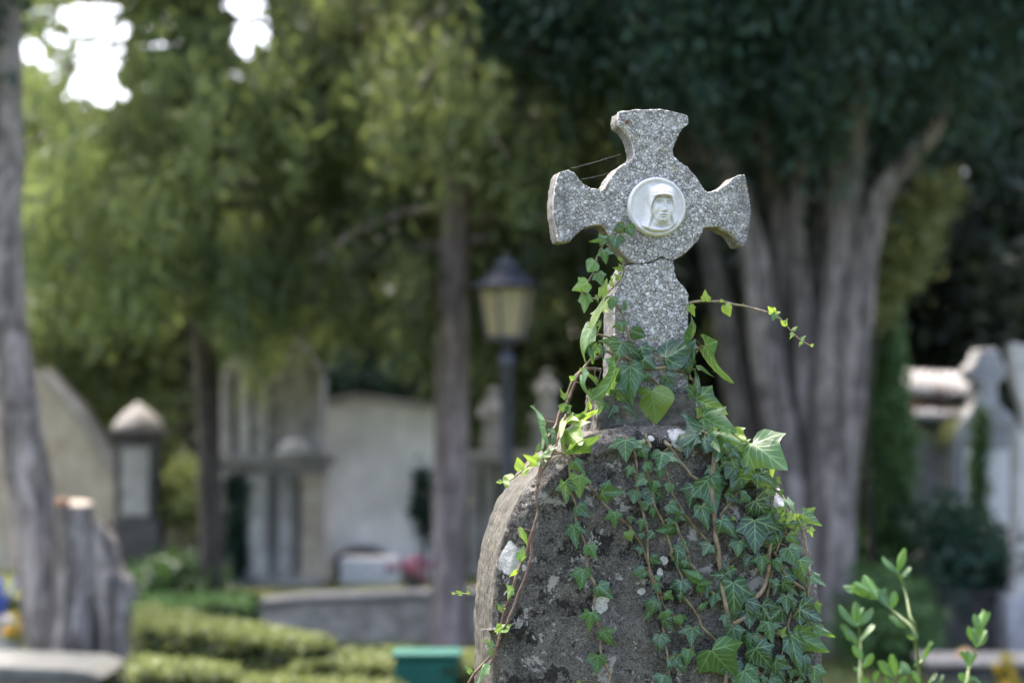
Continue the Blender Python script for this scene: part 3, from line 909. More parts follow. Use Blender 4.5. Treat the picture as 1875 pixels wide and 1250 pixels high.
VINES = [
 ('long reddish ivy runner hanging loose down the left edge of the headstone', 'L', [
   stem(3.6, 2.6, 0.35, .03, 'E 970,40 870,110 800,180 725,255 690,330 665,420'),
   stem(3.2, 2.6, 0.9, .035, 'E 965,182 900,168 830,170 765,225 715,340 665,465 600,560 550,680 510,750 470,850 440,970 405,1150 H 505,20 510,130 490,230 450,370 390,510 350,640 300,790 270,930 230,1040 110,1180 60,1260'),
   stem(2.4, 3.0, 0.9, .04, 'E 652,575 600,750 560,880 490,990 430,1080 405,1190'),
   stem(2.6, 2.2, 1.0, .03, 'H 490,250 470,430 400,640 310,870 255,960 240,1060 130,1240 100,1270'),
   stem(2.0, 1.4, 0.7, .02, 'E 610,905 500,940 350,1000 250,1080 150,1160 70,1160'),
   stem(2.2, 1.6, 0.9, .03, 'E 850,535 830,630 740,640 680,650'),
   stem(1.4, 1.2, 0.9, .03, 'E 550,635 510,635 470,620'),
   stem(1.6, 1.2, 0.2, .0, 'H 70,668 20,668 -40,664')]),
 ('light ivy sprig dangling in the gap under the left arm of the cross', 'F', [
   stem(1.8, 2.2, 0.3, .02, 'F 385,262 330,310 290,400 270,490 215,610 170,705'),
   stem(2.2, 1.8, 0.2, .02, 'F 170,705 200,715 250,740 330,722 410,660 470,600 500,530 495,440'),
   stem(2.4, 2.2, 0.5, .02, 'F 265,870 275,960 285,1030 340,1050 390,1065'),
   stem(2.2, 1.5, 0.3, .03, 'F 330,790 300,840 270,890'),
   stem(1.6, 1.3, 0.9, .03, 'F 290,1040 250,1060 215,1060')]),
 ('slender ivy shoot arching out to the right from the cross shaft', 'R', [
   stem(2.8, 1.4, 0.15, .0, '2 800,335 838,330 940,320 1060,325 1200,350 1330,385 1400,420 1450,465 1500,515 1560,570 1622,605')]),
 ('thick ivy stem curling round the foot of the cross shaft under large leaves', 'G', [
   stem(2.0, 3.0, 0.0, .012, 'F 425,765 490,870 520,960 550,1080 G 390,240 340,330 300,370'),
   stem(3.6, 3.0, 0.25, .014, 'G 130,320 260,360 330,375 420,430 540,490 700,482 800,460 860,420 940,405'),
   stem(3.0, 3.6, 0.0, .014, 'G 560,560 620,600 700,680 790,740 900,760 960,810 980,900 968,1000 990,1090 1060,1130'),
   stem(2.6, 2.6, 0.5, .01, 'G 940,405 945,480 960,570 985,620 990,720 970,800'),
   stem(1.6, 1.4, 0.9, .0, 'G 950,400 1000,360 1075,285'),
   stem(1.6, 1.2, 0.8, .0, 'G 950,495 1010,490 1045,470')]),
 ('ivy strand dropping straight down the left of the stone face with leaves in pairs', 'a', [
   stem(2.2, 2.8, 0.05, .010, 'A 90,255 150,265 210,310 235,400 240,520 255,660 300,780 300,930 345,1080 390,1190 B 380,60 400,200 450,290 465,420 460,520 490,680 515,760 515,930 560,1070 600,1170 590,1270')]),
 ('reddish brown ivy strand slanting from the left shoulder down to the middle of the face', 'b', [
   stem(2.6, 2.4, 0.75, .010, 'A 190,165 245,280 320,450 420,590 520,690 600,790 720,910 820,990 900,1100 960,1190 B 990,150 1040,270 1080,370 1130,520 1240,640 1350,830 D 30,720 120,850 160,920')]),
 ('thin ivy strand of small leaves running down below the pedestal', 'c', [
   stem(3.0, 2.2, 0.2, .010, 'G 250,890 300,960 345,1080 350,1160 A 830,60 870,200 900,420 920,700 970,880 1010,1040 1010,1200 B 980,90 1000,220 1060,400 1090,560 1110,700 1140,900 1165,1000 1165,1190 1150,1290')]),
 ('olive green ivy strand winding down the middle of the face', 'd', [
   stem(3.2, 2.6, 0.4, .010, 'G 410,920 500,1030 530,1130 580,1240 A 1030,200 980,330 1000,480 1060,660 1080,800 1150,930 1200,1100 1250,1230 B 1190,30 1290,220 1310,400 D 60,430 200,600 240,720 360,830 440,920')]),
 ('olive green ivy strand crossing from the white lichen patch to the thick stem', 'e', [
   stem(3.4, 3.0, 0.2, .012, 'G 585,930 640,1080 760,1235 A 1200,180 1320,330 1413,440 C 140,490 250,560 340,640'),
   stem(2.6, 2.4, 0.5, .010, 'A 1160,350 1210,520 1260,680 1330,800 1413,940 C 80,890 160,990 250,1080 330,1160')]),
 ('ivy strand branching right below the middle with one round leaf', 'f', [
   stem(2.4, 3.0, 0.45, .010, 'A 1180,940 1230,930 1290,960 1330,1060 1390,1220 C 40,1090 100,1240 D 90,0 130,120 200,210 270,320 340,390 420,450')]),
 ('thickest pale ivy stem forking near the bottom of the face', 'g', [
   stem(5.0, 4.6, 0.0, .014, 'C 385,150 370,250 360,400 340,520 345,700 360,850 380,1000 388,1140 D 395,40 412,180 450,420 490,640 478,900 465,1290'),
   stem(4.6, 3.6, 0.05, .014, 'D 495,710 560,670 650,620 700,540 730,460 820,350 855,270 870,120 C 930,1180 940,1060 930,900 935,700 900,600'),
   stem(2.4, 3.0, 0.35, .012, 'C 420,890 500,790 600,670 650,590 700,520 740,480'),
   stem(1.6, 1.2, 0.1, .01, 'D 720,430 650,380 560,300'),
   stem(1.6, 1.4, 0.5, .01, 'D 440,150 500,90 570,40')]),
 ('sunlit ivy strand along the right shoulder edge of the headstone', 'h', [
   stem(2.4, 2.4, 0.1, .02, 'G 985,1085 C 150,30 260,60 330,100 420,150 520,200 620,240 700,300 800,430 940,590 1060,720 1100,800'),
   stem(2.6, 2.2, 0.9, .015, 'C 1180,890 1100,970 1060,1080 1010,1180 985,1260'),
   stem(2.4, 2.6, 0.1, .015, 'C 1190,900 1250,1060 1280,1150 1290,1250 D 1230,100 1262,250 1255,400 1275,520'),
   stem(1.6, 1.4, 0.6, .02, 'C 540,230 640,250 700,240')]),
 ('dense dark ivy strand covering the lower right corner of the headstone', 'i', [
   stem(2.6, 2.8, 0.3, .012, 'D 925,-10 990,110 1010,180 1110,280 1215,365'),
   stem(3.0, 2.6, 0.5, .010, 'D 905,180 885,330 860,430 850,560 860,690 848,780 825,860 770,1050 760,1180'),
   stem(1.8, 1.8, 0.5, .010, 'D 760,620 870,690 960,755 870,800'),
   stem(2.2, 2.2, 0.3, .010, 'D 1090,560 1070,700 1080,780'),
   stem(1.8, 1.8, 0.3, .010, 'D 1010,920 970,1020 900,1060 1100,1130 1210,1200')]),
]

LEAVES = '''
A 285,345 345,440 1.2 .3|A 330,490 345,665 1.35 .5|A 190,560 195,725 1.05 .28|A 320,790 410,885 1.2 .3|A 268,985 280,1165 1.0 .4|A 430,1180 480,1290 1.1 .4|A 555,660 728,665 1.05 .4|A 680,850 700,980 1.2 .5|A 812,1050 840,1130 1.2 .55
A 790,135 775,295 1.65 .32|A 950,235 985,308 1.5 .4|A 1165,265 1120,395 2.0 .45|A 845,405 815,490 1.2 .4|A 888,645 865,740 1.2 .3|A 1015,360 1035,440 1.0 .3|A 1150,420 1125,500 1.3 .35|A 975,520 905,580 1.2 .3|A 1080,545 1060,635 1.3 .3|A 1235,575 1215,650 1.3 .35
A 1015,795 935,765 1.2 .15|A 1065,820 1075,905 .9 .3|A 1225,770 1325,850 1.15 .25|A 1310,870 1370,930 1.2 .1|A 830,900 840,960 1.3 .25|A 955,930 940,1020 1.2 .25|A 950,1065 945,1112 1.3 .3|A 1065,1055 1015,1110 1.1 .2|A 945,1205 930,1270 1.2 .35|A 990,390 985,440 1.2 .25|A 960,470 950,520 1.3 .2
B 355,165 345,318 1.15 .45|B 500,320 600,412 1.1 .42|B 430,575 415,720 1.2 .42|B 540,755 620,878 1.05 .4|B 495,985 488,1130 1.15 .42|B 1000,65 1085,100 1.0 .35|B 935,170 850,215 1.1 .22|B 1065,225 1060,265 1.3 .4|B 1050,300 1075,372 1.1 .3|B 1140,400 1205,440 1.2 .4
B 1035,470 1015,570 1.3 .25|B 1135,565 1170,650 1.35 .5|B 1120,650 1190,722 1.2 .08|B 1280,605 1280,682 1.5 .4|B 1085,790 1070,915 1.2 .22|B 1200,995 1290,1108 1.15 .22|B 1115,1175 1085,1265 1.6 .25|B 1315,85 1308,135 1.2 .3|B 1275,405 1268,442 1.3 .15|B 310,1225 325,1265 1.0 .9
C 300,535 385,785 1.2 .36|C 240,790 300,980 .85 .18|C 440,925 565,1075 .85 .38|C 775,740 900,890 1.4 .08|C 770,930 775,1185 1.3 .05|C 700,680 640,735 1.6 .08|C 560,420 495,500 1.2 .2|C 620,520 550,610 1.2 .06|C 770,475 555,660 .45 .3|C 790,475 965,585 .8 .3
C 745,165 945,360 1.3 .3 p|C 560,200 700,140 .75 .55|C 400,100 545,150 .7 .5 p|C 300,90 380,195 .75 .4 p|C 330,190 285,250 1.2 .12|C 390,290 500,335 .6 .25|C 800,290 800,430 1.0 .85|C 940,310 940,480 .8 .75|C 1090,720 1140,832 .6 .3 p|C 1150,870 1095,945 1.1 1|C 1195,880 1215,935 .9 1
C 1245,880 1358,960 1.0 .3 p|C 1320,1010 1335,1085 .9 .8|C 1110,1080 1185,1160 1.05 .2|C 610,1140 600,1260 1.3 .35|C 770,1160 790,1260 1.2 .06|C 550,905 585,930 .8 .9|C 330,1180 270,1260 1.4 .12|C 1000,880 990,925 1.2 .1|C 560,60 640,130 .9 .9|C 640,120 700,165 .7 .8|C 460,190 520,260 1.1 .15|C 540,230 600,300 1.0 .12|C 985,520 1025,575 .5 .3 p|C 1020,640 1045,700 .5 .3 p|C 960,830 960,1040 .35 .3|C 1085,790 1060,900 .3 .45
D 535,285 550,665 .85 .34|D 505,155 560,165 1.0 .75|D 500,175 510,240 1.0 .2|D 208,262 80,195 .75 .55|D 72,80 65,132 1.2 .35|D 690,30 640,130 1.3 .1|D 812,40 800,180 1.2 .4|D 930,75 965,165 .8 .25|D 965,290 885,262 .9 .22|D 1010,295 1132,382 .9 .2
D 1040,415 1035,550 1.2 .15|D 1170,75 1200,195 1.35 .12|D 1280,225 1358,292 .8 .3 p|D 1220,385 1232,462 1.1 .18|D 1165,540 1332,622 1.2 .12|D 1310,490 1350,575 1.0 .25|D 805,505 905,680 1.1 .16|D 985,790 1020,725 1.3 .85|D 1085,795 1140,1130 .62 .38|D 1125,795 1425,925 .85 .4
D 1300,715 1455,800 .6 .5|D 745,915 880,1090 1.15 .2|D 735,800 760,888 .6 .35|D 940,1040 1060,1100 1.1 .25|D 640,1125 760,1260 1.3 .32|D 330,925 530,1188 1.45 .34|D 105,930 100,1060 .95 .42|D 150,720 130,860 1.3 .1|D 0,610 30,680 1.3 .35|D 30,405 25,442 1.4 .2|D 225,540 290,480 .6 .3|D 450,600 450,690 1.0 .08
D 1305,1090 1310,1240 1.1 .22|D 1205,990 1220,1100 1.0 .14|D 1105,1120 1090,1200 1.1 .12|D 1180,1130 1210,1200 1.2 .12|D 890,1195 980,1225 1.3 .15|D 840,1190 810,1250 1.3 .12|D 1150,1230 1180,1290 1.5 .15|D 30,980 40,1110 .9 .1|D 1240,640 1250,690 1.6 .1|D 1290,560 1340,600 .7 .2|D 1100,480 1110,550 1.0 .18|D 710,380 730,440 1.1 .15|D 560,1200 600,1290 1.2 .2
E 650,430 600,358 .6 .1|E 655,520 600,500 1.2 .25|E 660,500 690,545 1.3 .15|E 670,570 738,572 .6 .2|E 470,620 462,795 .25 .25|E 645,600 598,722 .45 .95|E 670,690 735,805 1.05 .68|E 665,630 770,600 .4 .9|E 768,640 898,560 .35 .95|E 770,620 828,538 .35 .6 p|E 855,520 848,445 .6 1
E 405,990 305,945 1.0 .85|E 440,930 550,850 .4 .75|E 470,930 500,970 .7 .85|E 262,1050 235,970 .9 .9|E 265,1095 318,1040 .5 1|E 155,1160 100,1135 .8 .7|E 90,1160 48,1165 .8 .8|E 722,262 690,240 1.0 .75|E 785,220 795,375 .25 .6 p|E 800,195 892,270 .25 .6 p|E 705,915 880,808 .4 .45 p|E 560,740 545,830 .5 .12|E 880,350 870,430 .7 .5|E 930,340 945,400 .5 .45|E 413,888 411,830 .6 .4|E 450,985 460,1025 1.0 .2|E 905,240 920,300 .6 .5
F 505,165 435,180 1.1 .08|F 530,150 560,215 1.2 .28|F 435,235 428,320 1.5 .4|F 350,262 248,278 .75 .3|F 335,350 347,435 1.35 .32|F 260,440 212,505 1.2 .5|F 290,535 320,615 1.15 .4|F 205,615 110,665 1.1 .7|F 185,720 185,830 .9 .45|F 485,500 425,500 1.0 .8|F 470,580 425,545 .9 .85|F 412,640 402,572 .5 1
F 320,715 360,612 .65 .8|F 400,735 395,815 1.25 .22|F 330,770 210,925 .4 .75|F 498,830 505,770 .7 .25|F 478,935 492,1002 1.7 .2|F 575,1010 660,1040 1.1 .2|F 220,970 135,1200 .35 .75|F 215,1115 240,1235 .75 .7|F 485,440 455,410 .6 .8|F 150,690 140,660 .7 .4|F 280,720 290,770 .8 .7|F 310,930 305,1010 .35 .5|F 290,1130 330,1200 .7 .2
G 305,240 250,382 2.2 .22|G 515,400 612,465 1.2 .24|G 720,390 940,268 .95 .26 h|G 382,465 385,755 .8 .3|G 540,540 545,606 1.7 .25|G 265,475 100,735 .42 .42 p|G 250,690 335,808 1.4 .12|G 597,700 612,942 1.35 .58 h|G 330,850 405,905 1.2 .15|G 150,820 90,920 1.2 .25|G 235,845 185,930 1.1 .35|G 380,940 370,1020 1.4 .3
G 965,235 985,360 .6 .35 p|G 975,210 965,35 .35 .35 p|G 1075,275 1218,548 .34 .35 p|G 1045,470 1132,548 .2 .3 p|G 1010,790 1255,890 1.0 .36|G 1010,770 1040,560 .5 .36|G 1080,960 1270,1070 .85 .38 p|G 540,970 550,1000 1.0 .1|G 30,270 20,410 .8 .7|G 110,290 120,385 .6 .15|G 955,700 960,640 .5 .95|G 270,970 260,1010 1.6 .1|G 950,590 985,600 .3 .7|G 1170,1060 1200,1100 .8 .75|G 1110,850 1130,870 .5 .8
2 945,312 942,258 .95 .9|2 960,318 975,300 .8 .7|2 1050,322 1045,305 1.2 .9|2 1070,345 1092,400 1.0 .85|2 1385,400 1370,430 1.3 .6|2 1385,395 1415,385 1.2 .9|2 1380,390 1345,360 1.0 .8|2 1455,470 1425,450 .8 .75|2 1450,455 1462,430 .7 .8|2 1500,500 1522,480 .8 .7|2 1500,520 1482,550 .8 .75|2 1555,560 1575,540 .8 .7|2 1555,575 1540,598 .8 .75|2 1615,602 1630,590 .8 .75|2 845,345 865,400 .9 .9|2 1180,345 1185,328 .6 .5
H 410,240 460,325 .35 .7|H 395,440 420,372 .8 .65|H 380,520 340,545 .5 .8|H 345,640 320,690 .9 .7|H 345,640 315,612 .9 .7|H 290,770 245,730 .6 .3|H 280,880 240,905 1.0 .7|H 280,880 310,905 1.0 .65|H 225,1010 175,970 .7 .35|H 210,1030 215,1070 .9 .35|H 165,1130 120,1230 .5 .65|H 80,1180 48,1145 .7 .5|H 65,668 60,640 .7 .6|H 20,668 -10,650 .8 .8|H -30,665 -45,655 .8 .9
'''
items = []
for ln in LEAVES.strip().splitlines():
    for it in ln.split('|'):
        w_ = it.split()
        bx, by = map(float, w_[1].split(','))
        tx, ty = map(float, w_[2].split(','))
        items.append((zp(w_[0], bx, by), zp(w_[0], tx, ty), float(w_[3]), float(w_[4]), w_[5] if len(w_) > 5 else ''))

dense = []
for lab, key, stems in VINES:
    for si, (r0, r1, tn, off, pts) in enumerate(stems):
        for i in range(len(pts) - 1):
            for s in range(8):
                t = s / 8
                dense.append((pts[i][0] * (1 - t) + pts[i + 1][0] * t, pts[i][1] * (1 - t) + pts[i + 1][1] * t, key, off))
DX = np.array([[d[0], d[1]] for d in dense])
leafsets = {key: LeafSet() for _, key, _ in VINES}
petioles = {key: [] for _, key, _ in VINES}
lr = random.Random(5)
# smaller, older leaves lying underneath the large ones, thickest on the right and at the foot of the shaft
SPOTS = [d for d in dense if d[2] not in 'LFRab' and ((d[1] > 790 and d[0] > 1165) or (d[2] == 'G' and d[1] > 640) or (d[2] in 'h'))]
for _ in range(95):
    d = lr.choice(SPOTS)
    k = (d[0] - 1165) / 330
    if d[2] == 'G' and lr.random() > 0.50: continue
    if d[1] > 790 and lr.random() > 0.30 + 0.75 * k: continue
    bx, by = d[0] + lr.gauss(0, 15), d[1] + lr.gauss(0, 12)
    if bx > 1492 or (by > 790 and bx > 1300 + (by - 790) * 1.15): continue
    L_ = lr.uniform(17, 36)
    a_ = math.pi / 2 + lr.gauss(0, 0.7)
    items.append(((bx, by), (bx + L_ * math.cos(a_), by + L_ * math.sin(a_)), lr.uniform(0.9, 1.4), lr.choice((0.02, 0.06, 0.1, 0.16, 0.22, 0.32)), 'u'))
for (bp, tp, wd, tone, flag) in items:
    d2 = ((DX - np.array(bp)) ** 2).sum(1)
    j = int(d2.argmin())
    key, off = dense[j][2], dense[j][3]
    lift = off + (lr.uniform(0.0, 0.006) if flag == 'u' else lr.uniform(0.006, 0.020))
    L_px = math.hypot(tp[0] - bp[0], tp[1] - bp[1])
    L_m = L_px * pxm(4.76)
    fwd = lr.uniform(-0.05, 0.28) * L_m
    if flag == 'p': fwd = 0.75 * L_m
    B, T = ivy_pt(*bp, lift), ivy_pt(*tp, lift)
    T = T - UY * fwd
    T = B + (T - B) * (1.32 if math.hypot(tp[0] - bp[0], tp[1] - bp[1]) < 60 else 1.14)
    ax = T - B
    nrm = (Vector((0, 0, CAM_Z)) - B).normalized()
    roll = lr.uniform(-0.4, 0.4)
    wid = wd
    if wd < 0.6:                                   # a leaf seen nearly edge-on: turn it, do not shrink it
        full = 0.95
        roll = math.acos(min(1, wd / full)) * lr.choice((-1, 1))
        wid = full
    elif flag == 'p':
        roll = lr.uniform(-0.5, 0.5)
    nrm = Matrix.Rotation(roll, 3, ax.normalized()) @ nrm
    half = HEART if flag == 'h' else (lr.choice((HALF, HALF, SHARP, HEART)) if L_px < 22 else lr.choice((HALF, HALF, SHARP)))
    leafsets[key].add(B, ax, nrm, wid, min(1, max(0, tone + (0.07 if flag != 'u' and key in 'Gabhd' else 0.02) + lr.uniform(-0.13, 0.13))), half,
                      lr.uniform(0.15, 0.45), lr.uniform(0.0, 0.35), 0.035, lr)
    dd = math.sqrt(d2[j])
    sxp, syp = dense[j][0], dense[j][1]
    if dd > 34:
        k = 34 / dd
        sxp, syp = bp[0] + (sxp - bp[0]) * k, bp[1] + (syp - bp[1]) * k
    if dd > 2:
        petioles[key].append((ivy_pt(sxp, syp, off), B + (T - B) * 0.04))

def tube_tone(meshes, name):
    Vs, Fs, Ts, n = [], [], [], 0
    for mb, tn in meshes:
        for f in mb.f:
            Fs.append(tuple(n + i for i in f)); Ts.append(tn)
        Vs += mb.v; n += len(mb.v)
    me = mesh_from(name, Vs, Fs)
    me.polygons.foreach_set('use_smooth', [True] * len(me.polygons))
    a = me.attributes.new('tone', 'FLOAT', 'FACE')
    a.data.foreach_set('value', Ts)
    return me

PXS = pxm(4.75)
for lab, key, stems in VINES:
    p0 = ivy_pt(*stems[0][4][0], 0)
    root = thing('ivy_vine', lab, 'ivy', (p0.x, p0.y, p0.z), 0, 'ivy vines climbing the gravestone')
    parts = []
    for r0, r1, tn, off, pts in stems:
        n = len(pts)
        P3 = []
        for i, q in enumerate(pts):
            o_ = off + 0.003 * math.sin(i * 2.1 + r0)
            P3.append(ivy_pt(*q, o_))
        rr = [(r0 + (r1 - r0) * i / (n - 1)) * PXS * 0.92 for i in range(n)]
        mb = MB()
        P3, rr = smooth_path(P3, rr, 6)
        for i in range(len(P3)):
            q = P3[i] * 30
            P3[i] = P3[i] + 0.0028 * Vector((mnoise.noise(q), mnoise.noise(q + Vector((5, 5, 5))), mnoise.noise(q + Vector((9, 1, 2)))))
            rr[i] *= 1 + 0.22 * mnoise.noise(P3[i] * 55)
            if i % 11 == 5: rr[i] *= 1.22
        mb.tube(P3, rr, 9, 0.0, 1)
        parts.append((mb, tn))
    for a_, b_ in petioles[key]:
        mid = (a_ + b_) / 2 + Vector((0, -0.004, 0.003))
        mb = MB()
        mb.tube([a_, mid, b_], [0.0011, 0.0009, 0.0008], 6, 0, 3)
        parts.append((mb, 0.6))
    world_child('stem', tube_tone(parts, 'stem'), M['vine'], root)
    if leafsets[key].n:
        world_child('foliage', leafsets[key].mesh('foliage'), M['ivy'], root)

# spider threads between the arms
b = MB()
def cp(x, y, dy): return plane_pt(*zp('1', x, y), CROSS_Y + dy)
b.tube([cp(258, 502, 0.03), cp(440, 452, 0.03), cp(612, 400, 0.03)], [0.00012] * 3, 5)
b.tube([cp(330, 577, 0.04), cp(400, 568, 0.04), cp(560, 530, 0.04)], [0.00009] * 3, 5)
tag(add('spider_thread', b.mesh('spider_thread'), M['silk']), 'fine spider threads strung between the left and top arms of the cross', 'spider web')

# ------------------------------------------------------------------ foliage made of many small leaves
def sprays(C, n_each, size, spread, rg, droop=0.0, tone_c=None, tone_j=0.25, aspect=2.2, flat=0.0):
    """C (m,3) clump centres -> leaf diamonds round each. spread (3,) gaussian radii; droop pulls the leaf axis down."""
    m = len(C)
    N_ = m * n_each
    g_ = rg.normal(size=(N_, 3)) * np.array(spread)
    P = np.repeat(C, n_each, 0) + g_
    ax = rg.normal(size=(N_, 3))
    ax[:, 2] -= droop * 2.0
    ax /= np.linalg.norm(ax, axis=1)[:, None] + 1e-9
    nn = rg.normal(size=(N_, 3))
    nn[:, 2] += flat
    s = np.cross(ax, nn)
    s /= np.linalg.norm(s, axis=1)[:, None] + 1e-9
    L = size * rg.uniform(0.6, 1.4, N_)
    Wd = L / aspect
    V = np.stack([P - ax * L[:, None] / 2, P + s * Wd[:, None] / 2, P + ax * L[:, None] / 2, P - s * Wd[:, None] / 2], 1).reshape(-1, 3)
    F = np.arange(N_ * 4).reshape(-1, 4)
    tc = np.full(m, 0.5) if tone_c is None else tone_c
    T = np.clip(np.repeat(tc, n_each) + rg.normal(size=N_) * tone_j * 0.6, 0, 1)
    return V, F, T

def join(parts):
    V, F, T, n = [], [], [], 0
    for v, f, t in parts:
        V.append(v); F.append(f + n); T.append(t); n += len(v)
    return np.concatenate(V), np.concatenate(F), np.concatenate(T)

def proj(P):
    """photo pixel of world points (array)"""
    x, y, z = P[:, 0], P[:, 1], P[:, 2] - CAM_Z
    f = y * math.cos(PITCH) + z * math.sin(PITCH)
    u = -y * math.sin(PITCH) + z * math.cos(PITCH)
    return 937.5 + FPX * x / f, 625 - FPX * u / f

def crown(name, parent, parts, material):
    V, F, T = open_gaps(join(parts), np.random.default_rng(1)) if name == 'crown' else join(parts)
    return world_child(name, fast_mesh(name, V, F, T), material, parent)

def pathpx(pts, Y, dys=None):
    return [at(x, y, Y + (dys[i] if dys else 0)) for i, (x, y) in enumerate(pts)]

def rad_at(px_, Y): return px_ * pxm(Y)

def drooping_crown(trunk_x, trunk_y, z0, z1, rmax, nb, nclump, size, tone_lo=0.3, tone_hi=0.8, taper=0.9, rg=rng):
    """limbs leaving a trunk, bending down, hung with sprays. returns (clump centres, tones, limb paths)"""
    C, T, limbs = [], [], []
    for i in range(nb):
        z = z0 + (z1 - z0) * (i + rg.uniform(0, 1)) / nb
        k = 1 - taper * (z - z0) / (z1 - z0)
        a = rg.uniform(0, 2 * np.pi)
        L = rmax * k * rg.uniform(0.65, 1.1)
        rise = rg.uniform(-0.05, 0.25)
        pts = []
        for s in np.linspace(0, 1, 6):
            pts.append(Vector((trunk_x + math.cos(a) * L * s, trunk_y + math.sin(a) * L * s, z + L * (rise * s - 0.42 * s * s))))
        limbs.append(pts)
        tb = rg.uniform(tone_lo, tone_hi)
        m = max(4, int(nclump * (0.35 + 0.65 * L / rmax)))
        for _ in range(m):
            s = rg.uniform(0.12, 1.0) ** 0.75
            j = min(int(s * 5), 4)
            p = pts[j].lerp(pts[j + 1], s * 5 - j)
            side = Vector((-math.sin(a), math.cos(a), 0)) * rg.normal() * L * 0.17
            dr = abs(rg.normal()) * 0.22
            C.append((p.x + side.x, p.y + side.y, p.z - dr + rg.normal() * 0.06))
            T.append(tb + rg.normal() * 0.1 - dr * 0.2)
    return np.array(C), np.array(T), limbs

# where the sky shows through in the photo: thin places in these crowns
GAPS = [(166, 34, 50, 26), (186, 104, 42, 30), (448, 55, 20, 55), (156, 156, 32, 22), (55, 92, 22, 20), (192, 182, 20, 16), (484, 65, 14, 14), (430, 6, 22, 14), (360, 22, 14, 12), (292, 84, 13, 11), (318, 80, 9, 9), (178, 22, 60, 16), (80, 118, 11, 11), (88, 68, 10, 10), (225, 175, 9, 9), (118, 130, 8, 8), (226, 60, 9, 9), (270, 48, 8, 8), (300, 30, 7, 7)]
_gr = np.random.default_rng(4)
GAPS += [(_gr.uniform(20, 520), abs(_gr.normal()) * 90, 4, 4) for _ in range(40)]
for gx, gy, rx, ry in GAPS[:4]:
    for _ in range(16):
        a_ = _gr.uniform(0, 6.28)
        k_ = _gr.uniform(1.15, 1.75)
        GAPS.append((gx + (rx + 6) * k_ * math.cos(a_), gy + (ry + 6) * k_ * math.sin(a_), 5, 5))
def thin(C, keep=0.04, rg=rng, grow=22):
    px_, py_ = proj(C)
    ok = np.ones(len(C), bool)
    for gx, gy, rx, ry in GAPS[:7]:
        ok &= ~((((px_ - gx) / (rx + grow)) ** 2 + ((py_ - gy) / (ry + grow)) ** 2 < 1) & (rg.uniform(size=len(C)) > keep))
    return ok

def open_gaps(part_, rg):
    V, F, T = part_
    c_ = V.reshape(-1, 4, 3).mean(1)
    px_, py_ = proj(c_)
    ok = np.ones(len(c_), bool)
    near = (px_ < 620) & (py_ < 330) & (c_[:, 1] > 8)
    for gx, gy, rx, ry in GAPS:
        wob = 1 + 0.35 * np.sin(px_ * 0.13 + gy) * np.sin(py_ * 0.11 + gx) + 0.25 * rg.normal(size=len(c_))
        ok &= ~(near & (((px_ - gx) / (rx + 3)) ** 2 + ((py_ - gy) / (ry + 3)) ** 2 < wob))
    V = V.reshape(-1, 4, 3)[ok].reshape(-1, 3)
    return V, np.arange(len(V)).reshape(-1, 4), T[ok]

def limb_mesh(limbs, r0, name, wob=0.1):
    b_ = MB()
    for pts in limbs:
        n = len(pts)
        b_.tube(pts, [r0 * (1 - 0.85 * i / (n - 1)) for i in range(n)], 7, wob, 1)
    return b_.mesh(name)

def conifer(label, name, base_px, Y, trunk_pts, r_px, crown_kw, mat_leaf, mat_bark, n_each, size, spread, group=None, seed=1, droop=0.5):
    rg = np.random.default_rng(seed)
    p0 = at(base_px[0], base_px[1], Y)
    root = thing(name, label, 'tree', (p0.x, p0.y, 0), 0, group)
    pts = pathpx(trunk_pts, Y)
    pts = [Vector((pts[0].x, pts[0].y, 0.0))] + pts
    rr = [rad_at(r_px, Y) * 1.25] + [rad_at(r_px, Y) * (1 - 0.35 * i / len(trunk_pts)) for i in range(len(trunk_pts))]
    world_child('trunk', MB().tube(pts, rr, 18, 0.13, 6).mesh('trunk'), mat_bark, root, True)
    C, T, limbs = drooping_crown(pts[-1].x * 0.5 + pts[1].x * 0.5, Y, **crown_kw, rg=rg)
    px_, py_ = proj(C)
    ok = thin(C, rg=rg) & ~((np.abs(px_ - base_px[0] - 4) < 62) & (py_ > 330) & (C[:, 1] < Y) & (base_px[0] > 800)) & (py_ < 600 + 45 * np.sin(px_ / 60.0) + 30 * np.sin(px_ / 23.0))
    crown('crown', root, [sprays(C[ok], n_each, size, spread, rg, 0.9, T[ok], 0.28, 4.2)], mat_leaf)
    limbs = [l_ for l_ in limbs if max(proj(np.array([tuple(q) for q in l_]))[1]) < 560]
    world_child('limb', limb_mesh(limbs, 0.035, 'limb'), mat_bark, root, True)
    return root

# --- centre conifer with the straight pinkish trunk
MIDT = conifer('conifer with a straight pinkish brown trunk beside the street lamp, light drooping foliage', 'conifer_tree', (823, 1190), 16.2,
        [(823, 1190), (822, 1000), (826, 800), (829, 600), (833, 400), (838, 200), (845, 0), (860, -500)], 34,
        dict(z0=2.1, z1=6.6, rmax=1.75, nb=44, nclump=17, size=0.1, tone_lo=0.0, tone_hi=0.65, taper=0.70), M['leaf_light'], M['bark_pink'], 75, 0.125, (0.08, 0.08, 0.17), seed=3)
for (x0, y0), (x1, y1) in (((818, 452), (705, 462)), ((835, 250), (880, 262)), ((830, 330), (770, 318))):
    world_child('limb', MB().tube([at(x0, y0, 16.2), at((x0 + x1) / 2, (y0 + y1) / 2 - 4, 16.15), at(x1, y1, 16.1)], [0.032, 0.026, 0.014], 9, 0.15).mesh('limb'), M['bark_pink'], MIDT, True)
